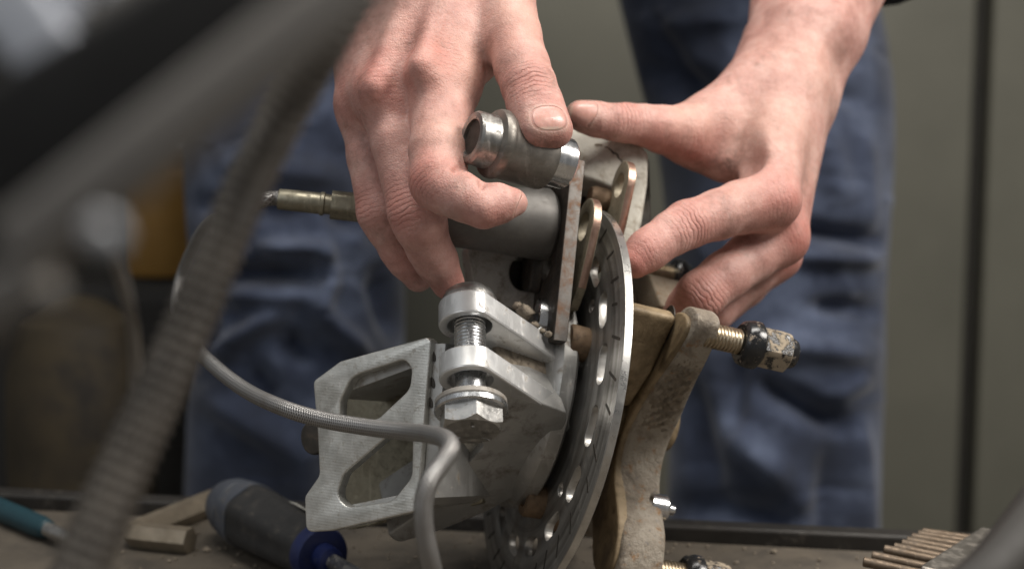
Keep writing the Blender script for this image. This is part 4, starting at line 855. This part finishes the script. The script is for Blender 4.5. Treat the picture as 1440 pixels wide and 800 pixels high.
def build_right():
    f = Field(lo, hi, HRES); P = f.empty()
    for a, b in Rpalm: f.cone(P, a, b, 10.0)
    for a, b, k in Rextra: f.cone(P, a, b, k)
    out = None
    for ch, kb in ((Ri, 6.0), (Rm, 6.0), (Rr, 6.0), (Rp, 5.0), (Rt, 6.0)):
        D = f.empty()
        for a, b in zip(ch[:-1], ch[1:]): f.cone(D, a, b, 2.0)
        if ch is Rt:
            for a, b in thumb_tip: f.cone(D, a, b, 3.0)
        if ch is Ri:                                  # soft pads of the curled index finger
            f.cone(D, J(655, 274, .4495, 5.5), J(664, 276, .449, 5.2), 3.0); f.cone(D, J(700, 280, .4505, 5.0), J(716, 282, .452, 3.8), 3.0)
        D = smin(P, D, kb); out = D if out is None else smin(out, D, .9)
    for a, b, k in ((J(678, 256, .4475, 1.3), J(675, 269, .4445, .9), 1.5), (J(655, 234, .4545, 1.5), J(640, 243, .449, 1.2), 2.5)): out = f.dig(out, a, b, k)
    # nail bed: shallow step around the thumb nail
    out[0] = out[-1] = 5; out[:, 0] = out[:, -1] = 5; out[:, :, 0] = out[:, :, -1] = 5
    return surface_nets(out, f.lo, HRES)
VR, QR = build_right()
lo, hi = bbox([Li, Lm, Lr, Lp, Lt]+[list(p) for p in Lpalm[:10]], 4); hi[1] = min(hi[1], X(1200, -120, .64)[1])
VL, QL = build_hand(Lpalm, [(Li, 6.0), (Lm, 6.0), (Lr, 6.0), (Lp, 5.0)], Lt, Lextra, Ldigs, lo, hi, .95)
def jd(ch, i): return ch[i][:3], ch[min(i+1, len(ch)-1)][:3]-ch[max(i-1, 0)][:3]
def dorsal(c, off): return c+np.array(off, float)
kn = []
for ch, i, off, R, amp, wa in ((Ri, 0, (-5, 4, -10), 11, .85, .35), (Ri, 3, (-6, 0, -6), 10, .75, .5), (Ri, 6, (2, -6, -3), 7, .6, .15), (Ri, 8, (0, 0, 0), 6, .45, 0), (Rm, 0, (-2, 2, -10), 11, .8, .25), (Rm, 2, (-5, 1, -7), 9, .7, .8), (Rm, 6, (0, 0, -3), 8, .6, .1), (Rr, 0, (-3, 2, -9), 9, .6, .2), (Rr, 2, (-6, 1, -5), 8, .5, .6), (Rr, 5, (0, 0, -3), 8, .5, 0)):
    c, ax = jd(ch, i); kn.append((dorsal(c, off), ax, R, amp, wa))
kn.append((X(746, 117, .463), ta, 8.5, .5, .9)); kn.append((tt+tn*2, ta, 8, .45, 0)); kn.append((X(728, 60, .48), ta, 10, .35, .1))
dR = [(X(694, 60, .484), 7, .55), (X(700, 40, .49), 6, .4), (X(722, 130, .466), 5, .8), (X(715, 115, .468), 8, .35), (X(765, 205, .455), 7, .75), (X(735, 190, .458), 6, .55), (X(722, 290, .449), 5, .5), (X(640, 303, .447), 4, .5), (X(500, 90, .5), 14, .25), (X(600, 395, .485), 8, .3), (X(590, 400, .505), 8, .5)]
pR = [(X(650, 90, .478), 13, 1.0), (X(735, 30, .48), 14, .9), (X(635, 200, .463), 10, .8), (X(570, 60, .49), 10, .4)]
aR = skin_attrs(VR, kn, dR, pR)
kn = []
for ch, i, off, R, amp, wa in ((Li, 0, (5, -2, -9), 11, .8, .3), (Li, 3, (1, -1, -8), 9, .6, 1.0), (Li, 6, (0, 0, -6), 8, .5, .2), (Li, 7, (0, -2, -4), 9, .9, 0), (Lm, 0, (5, 0, -8), 11, .95, .25), (Lm, 3, (1, -2, -8), 10, .7, .9), (Lr, 0, (4, -2, -8), 9, .7, 0), (Lt, 5, (0, 4, -5), 8, .35, .8), (Lt, 3, (0, -7, -6), 11, .55, .15), (Lt, 2, (0, -7, -7), 11, .6, .2)):
    c, ax = jd(ch, i); kn.append((dorsal(c, off), ax, R, amp, wa))
dL = [(X(812, 172, .524), 6, .8), (X(818, 152, .524), 4, .4), (X(1022, 228, .546), 6, .9), (X(1035, 215, .545), 8, .5), (X(985, 235, .55), 7, .5), (X(1040, 240, .54), 7, .35)]
pL = [(X(1085, 200, .55), 18, 1.0), (X(1130, 120, .57), 20, .7), (X(975, 165, .54), 12, .9), (X(1040, 270, .52), 10, .4)]
aL = skin_attrs(VL, kn, dL, pL)
V = np.vstack([VR, VL])/1000; Q = np.vstack([QR, QL+len(VR)]); at = [np.concatenate([a, b]) for a, b in zip(aR, aL)]
def nail_attr(V, nails):
    A_ = np.tile(np.array([5.0, 5.0, 0.0]), (len(V), 1))
    for c, a, n, Lh, Wh in nails:
        a = nrm(a); n = nrm(n-a*np.dot(a, n)); w_ = np.cross(a, n); d = V-c; sel = ((d**2).sum(1) < 15**2) & (d@n > -5)
        A_[sel] = np.stack([d[sel]@w_/Wh, d[sel]@a/Lh, np.ones(sel.sum())], 1)
    return A_
n2 = nrm((.24, .46, -.85)); a2 = nrm(ta-n2*np.dot(ta, n2))
NA = np.vstack([nail_attr(VR, [(tt+n2*6.4-a2*.2, a2, nrm(n2+.12*tw), 4.3, 6.0), (X(735, 293, .4495), nrm((.9, -.2, .1)), nrm((.1, -.75, -.65)), 2.4, 3.0)]), nail_attr(VL, [(X(820, 155, .5235), nrm(X(812, 160, .528)-X(862, 172, .533)), nrm((-.05, .8, -.6)), 5.0, 4.2)])])
person = thing('person', (0.0, .72, floor_z), 'person in blue jeans leaning over the bench, both bare hands gripping the caliper', 'person')
body = mk('body', V, Q, MAT['skin'], person, 'bare hands and forearms gripping the caliper', smooth=180, attrs={'red': at[0], 'wr': at[1], 'dirt': at[2], 'pale': at[3], 'nl': NA})
# jeans
def leg(name, rings, folds, gain=1.4, n=150, rows=420):
    R = spline(np.array(rings, float), rows); a = np.linspace(0, 2*np.pi, n, endpoint=False); V = []
    for px, py, d, hw, dep in R:
        c = cs(px, py, d); rx = hw/F*d
        V.append(c+np.outer(np.cos(a)*np.abs(np.cos(a))**-.12*rx, [1, 0, 0])+np.outer(-np.sin(a)*dep, [0, 0, 1]))
    V = np.array(V); m = len(R)
    pc = V.copy(); PX = CX+F*pc[..., 0]/pc[..., 2]; PY = CY-F*pc[..., 1]/pc[..., 2]
    front = np.clip(np.sin(a)*1.7+.05, 0, 1)[None]
    ctr = V.mean(1, keepdims=True); nv = V-ctr; nv[..., 1] = 0; nv /= np.linalg.norm(nv, axis=2)[..., None]
    H = np.zeros(PX.shape)
    for (x0, y0, x1, y1, wd, amp) in folds:
        wd = wd*.82
        dx, dy = x1-x0, y1-y0; t = np.clip(((PX-x0)*dx+(PY-y0)*dy)/(dx*dx+dy*dy), 0, 1); q = (PX-x0-dx*t)**2+(PY-y0-dy*t)**2
        H += gain*amp*np.exp(-q/(wd*wd))*front*(1-.5*(2*t-1)**4)
    rr = np.random.default_rng(len(folds)+len(rings)*7)
    for _ in range(90):                     # many small creases between the main folds
        x0, y0 = rr.uniform(PX.min(), PX.max()), rr.uniform(-60, 820); an = rr.normal(.25, .6); L_ = rr.uniform(25, 90); wd = rr.uniform(6, 12); amp = rr.uniform(.8, 2.6)*rr.choice((-1, 1))
        dx, dy = L_*math.cos(an), L_*math.sin(an); t = np.clip(((PX-x0)*dx+(PY-y0)*dy)/(dx*dx+dy*dy), 0, 1); q = (PX-x0-dx*t)**2+(PY-y0-dy*t)**2
        H += amp*np.exp(-q/(wd*wd))*front*(1-(2*t-1)**4*.8)
    V = V+nv*(H/1000)[..., None]
    Fc = [[i*n+j, i*n+(j+1) % n, (i+1)*n+(j+1) % n, (i+1)*n+j] for i in range(m-1) for j in range(n)]
    return V.reshape(-1, 3), Fc
fl = [(376, 348, 452, 350, 16, 13), (452, 352, 462, 392, 15, 11), (462, 392, 448, 440, 16, 11), (448, 440, 505, 495, 20, 13), (320, 385, 450, 384, 17, -15), (330, 415, 440, 418, 20, 9), (395, 440, 300, 500, 18, 10), (402, 476, 440, 500, 22, -13),
      (300, 560, 420, 640, 26, 8), (470, 300, 545, 330, 20, -12), (535, 390, 560, 470, 22, -13), (505, 330, 540, 300, 20, 9), (330, 230, 470, 250, 26, 9), (290, 290, 420, 300, 20, -9), (450, 560, 420, 700, 24, 7), (350, 520, 380, 560, 22, -9), (455, 150, 490, 210, 24, 8), (285, 420, 290, 520, 20, -8), (520, 540, 560, 700, 25, -7)]
VJ1, FJ1 = leg('l', [(520, -700, 1.18, 175, .11), (480, -300, 1.15, 190, .10), (445, -50, 1.12, 178, .095), (415, 150, 1.09, 158, .088), (415, 300, 1.075, 150, .083), (422, 430, 1.08, 147, .08), (416, 600, 1.10, 150, .08), (410, 800, 1.13, 150, .08), (410, 1200, 1.16, 150, .08), (410, 1980, 1.2, 150, .08)], fl)
fr_ = [(1150, 190, 1190, 290, 30, 8), (1110, 318, 1225, 338, 15, -15), (1125, 361, 1225, 366, 15, 12), (1150, 430, 1225, 436, 16, -14), (1065, 480, 1215, 500, 24, 12), (1078, 545, 1182, 597, 20, -19), (1030, 610, 1105, 675, 26, 12), (1205, 600, 1215, 770, 20, 10), (1165, 640, 1160, 770, 18, -8), (955, 540, 1000, 690, 32, -14), (960, 715, 1110, 735, 30, -17), (1130, 690, 1120, 770, 18, 7), (930, 40, 1030, 20, 26, 9), (900, 100, 1010, 130, 28, -14), (1160, 120, 1220, 150, 20, -8), (1170, 560, 1215, 530, 20, 8), (930, 40, 960, 160, 25, -9), (1040, 500, 1030, 600, 22, -9), (1215, 200, 1220, 320, 18, 6)]
VJ2, FJ2 = leg('r', [(920, -700, 1.18, 175, .11), (1000, -300, 1.15, 190, .10), (1040, -50, 1.12, 180, .095), (1072, 100, 1.09, 176, .088), (1090, 230, 1.08, 162, .083), (1092, 400, 1.08, 150, .08), (1090, 560, 1.09, 148, .08), (1084, 800, 1.12, 146, .08), (1082, 1200, 1.16, 146, .08), (1080, 1980, 1.2, 146, .08)], fr_, 1.15)
nJ = len(VJ1); V = np.vstack([VJ1, VJ2]); Fc = FJ1+[[i+nJ for i in f] for f in FJ2]
mk('jeans', V, Fc, MAT['denim'], person, 'creased blue denim jeans', smooth=180)

# shirt: torso leaning over the bench and sleeves down to the bare forearms (above the picture, added partly to shade the jeans)
def wtube(pts, n=28):
    P = spline(np.array(pts, float), 40); V, Fc, _ = tube(P[:, :3], P[:, 3], n); return V, Fc
SV, SF = [], []
fr_end = to_world(cs(600, -262, .572))[0]; fl_end = to_world(cs(1212, -118, .648))[0]
for pts in ([(0, .74, .40, .15), (0, .70, .46, .17), (0, .56, .56, .18), (0, .42, .68, .17), (0, .34, .78, .11), (0, .32, .82, .06)],
            [(-.10, .40, .72, .07), (-.20, .40, .68, .065), (-.25, .36, .50, .055), (-.17, .24, .40, .05), (*fr_end, .045)],
            [(.10, .40, .72, .07), (.22, .41, .68, .065), (.30, .42, .48, .055), (.26, .30, .37, .05), (*fl_end, .046)]):
    V, Fc = wtube(pts); k = len(SV); SV += V.tolist(); SF += [[k+i for i in f] for f in Fc]
mk('shirt', SV, SF, MAT['shirt'], person, 'dark cotton shirt', smooth=180, world=True)

# ------------------------------------------------------------------ blurred vehicle parts close to the lens at left
vf = thing('vehicle_frame', to_world(cs(60, 420, .22))[0], 'blurred grey and black vehicle suspension parts in left foreground', 'vehicle part')
def bar(name, pts, w_, dep, mat, label=None, r=.35):       # w_ = width on the 1440 grid, dep = depth mm
    pp = [cs(*p) for p in pts]; a, b = pp[0], pp[-1]; w_ = w_/F*(pts[0][2]+pts[-1][2])*500
    L = nrm(b-a); up_ = nrm(np.cross(L, (0, 0, 1))); fw = np.cross(L, up_); h = np.linalg.norm(b-a)*500
    pl = rounded([(-w_/2, -dep/2), (w_/2, -dep/2), (w_/2, dep/2), (-w_/2, dep/2)], min(w_, dep)*r, 5)
    V, Fc = plate(pl, [], (a+b)/2, up_, fw, L, -h, h, .5); return mk(name, V, Fc, mat, vf, label, smooth=50)
bar('grey_tube', [(700, -178, .128), (20, 358, .122)], 96, 5, MAT['greytube'], 'wide grey frame tube')
bar('black_guard', [(580, -140, .140), (-110, 275, .134)], 165, 4, MAT['blackplastic'], 'black plastic guard above the tube')
bar('grey_rail', [(430, -140, .152), (120, 50, .150)], 56, 5, MAT['greytube'])
bar('pale_plate', [(-60, -100, .162), (95, 118, .154)], 98, 4, MAT['palegrey'], 'pale grey plate at the top left corner')
bar('pale_plate', [(60, -90, .162), (125, 52, .158)], 46, 4, MAT['palegrey'])
bar('pale_plate', [(130, -90, .162), (175, 14, .158)], 44, 4, MAT['palegrey'])
bar('lower_tube', [(-110, 480, .135), (66, 385, .130)], 70, 4, MAT['greytube'], r=.3)
bar('black_bracket', [(-80, 345, .150), (165, 300, .146)], 130, 4, MAT['blackplastic'])
bar('dark_gusset', [(-60, 240, .152), (120, 190, .150)], 130, 4, MAT['blackplastic'])
mk('frame_bolt', *lathe(cs(146, 326, .112), (.1, .05, -1), [(-4, .9), (0, 1.3), (.8, 1.2), (1.2, .8), (1.3, .2)], 24), MAT['boltpale'], vf, 'bright pale bolt end')
V = spline(np.array([cs(x, y, d) for x, y, d in [(130, 300, .20), (165, 370, .24), (188, 470, .27), (186, 570, .29), (150, 680, .30)]]), 60)
V, Fc, uv = tube(V, .0011, 12); mk('thin_cable', V, Fc, MAT['greytube'], vf, smooth=180)
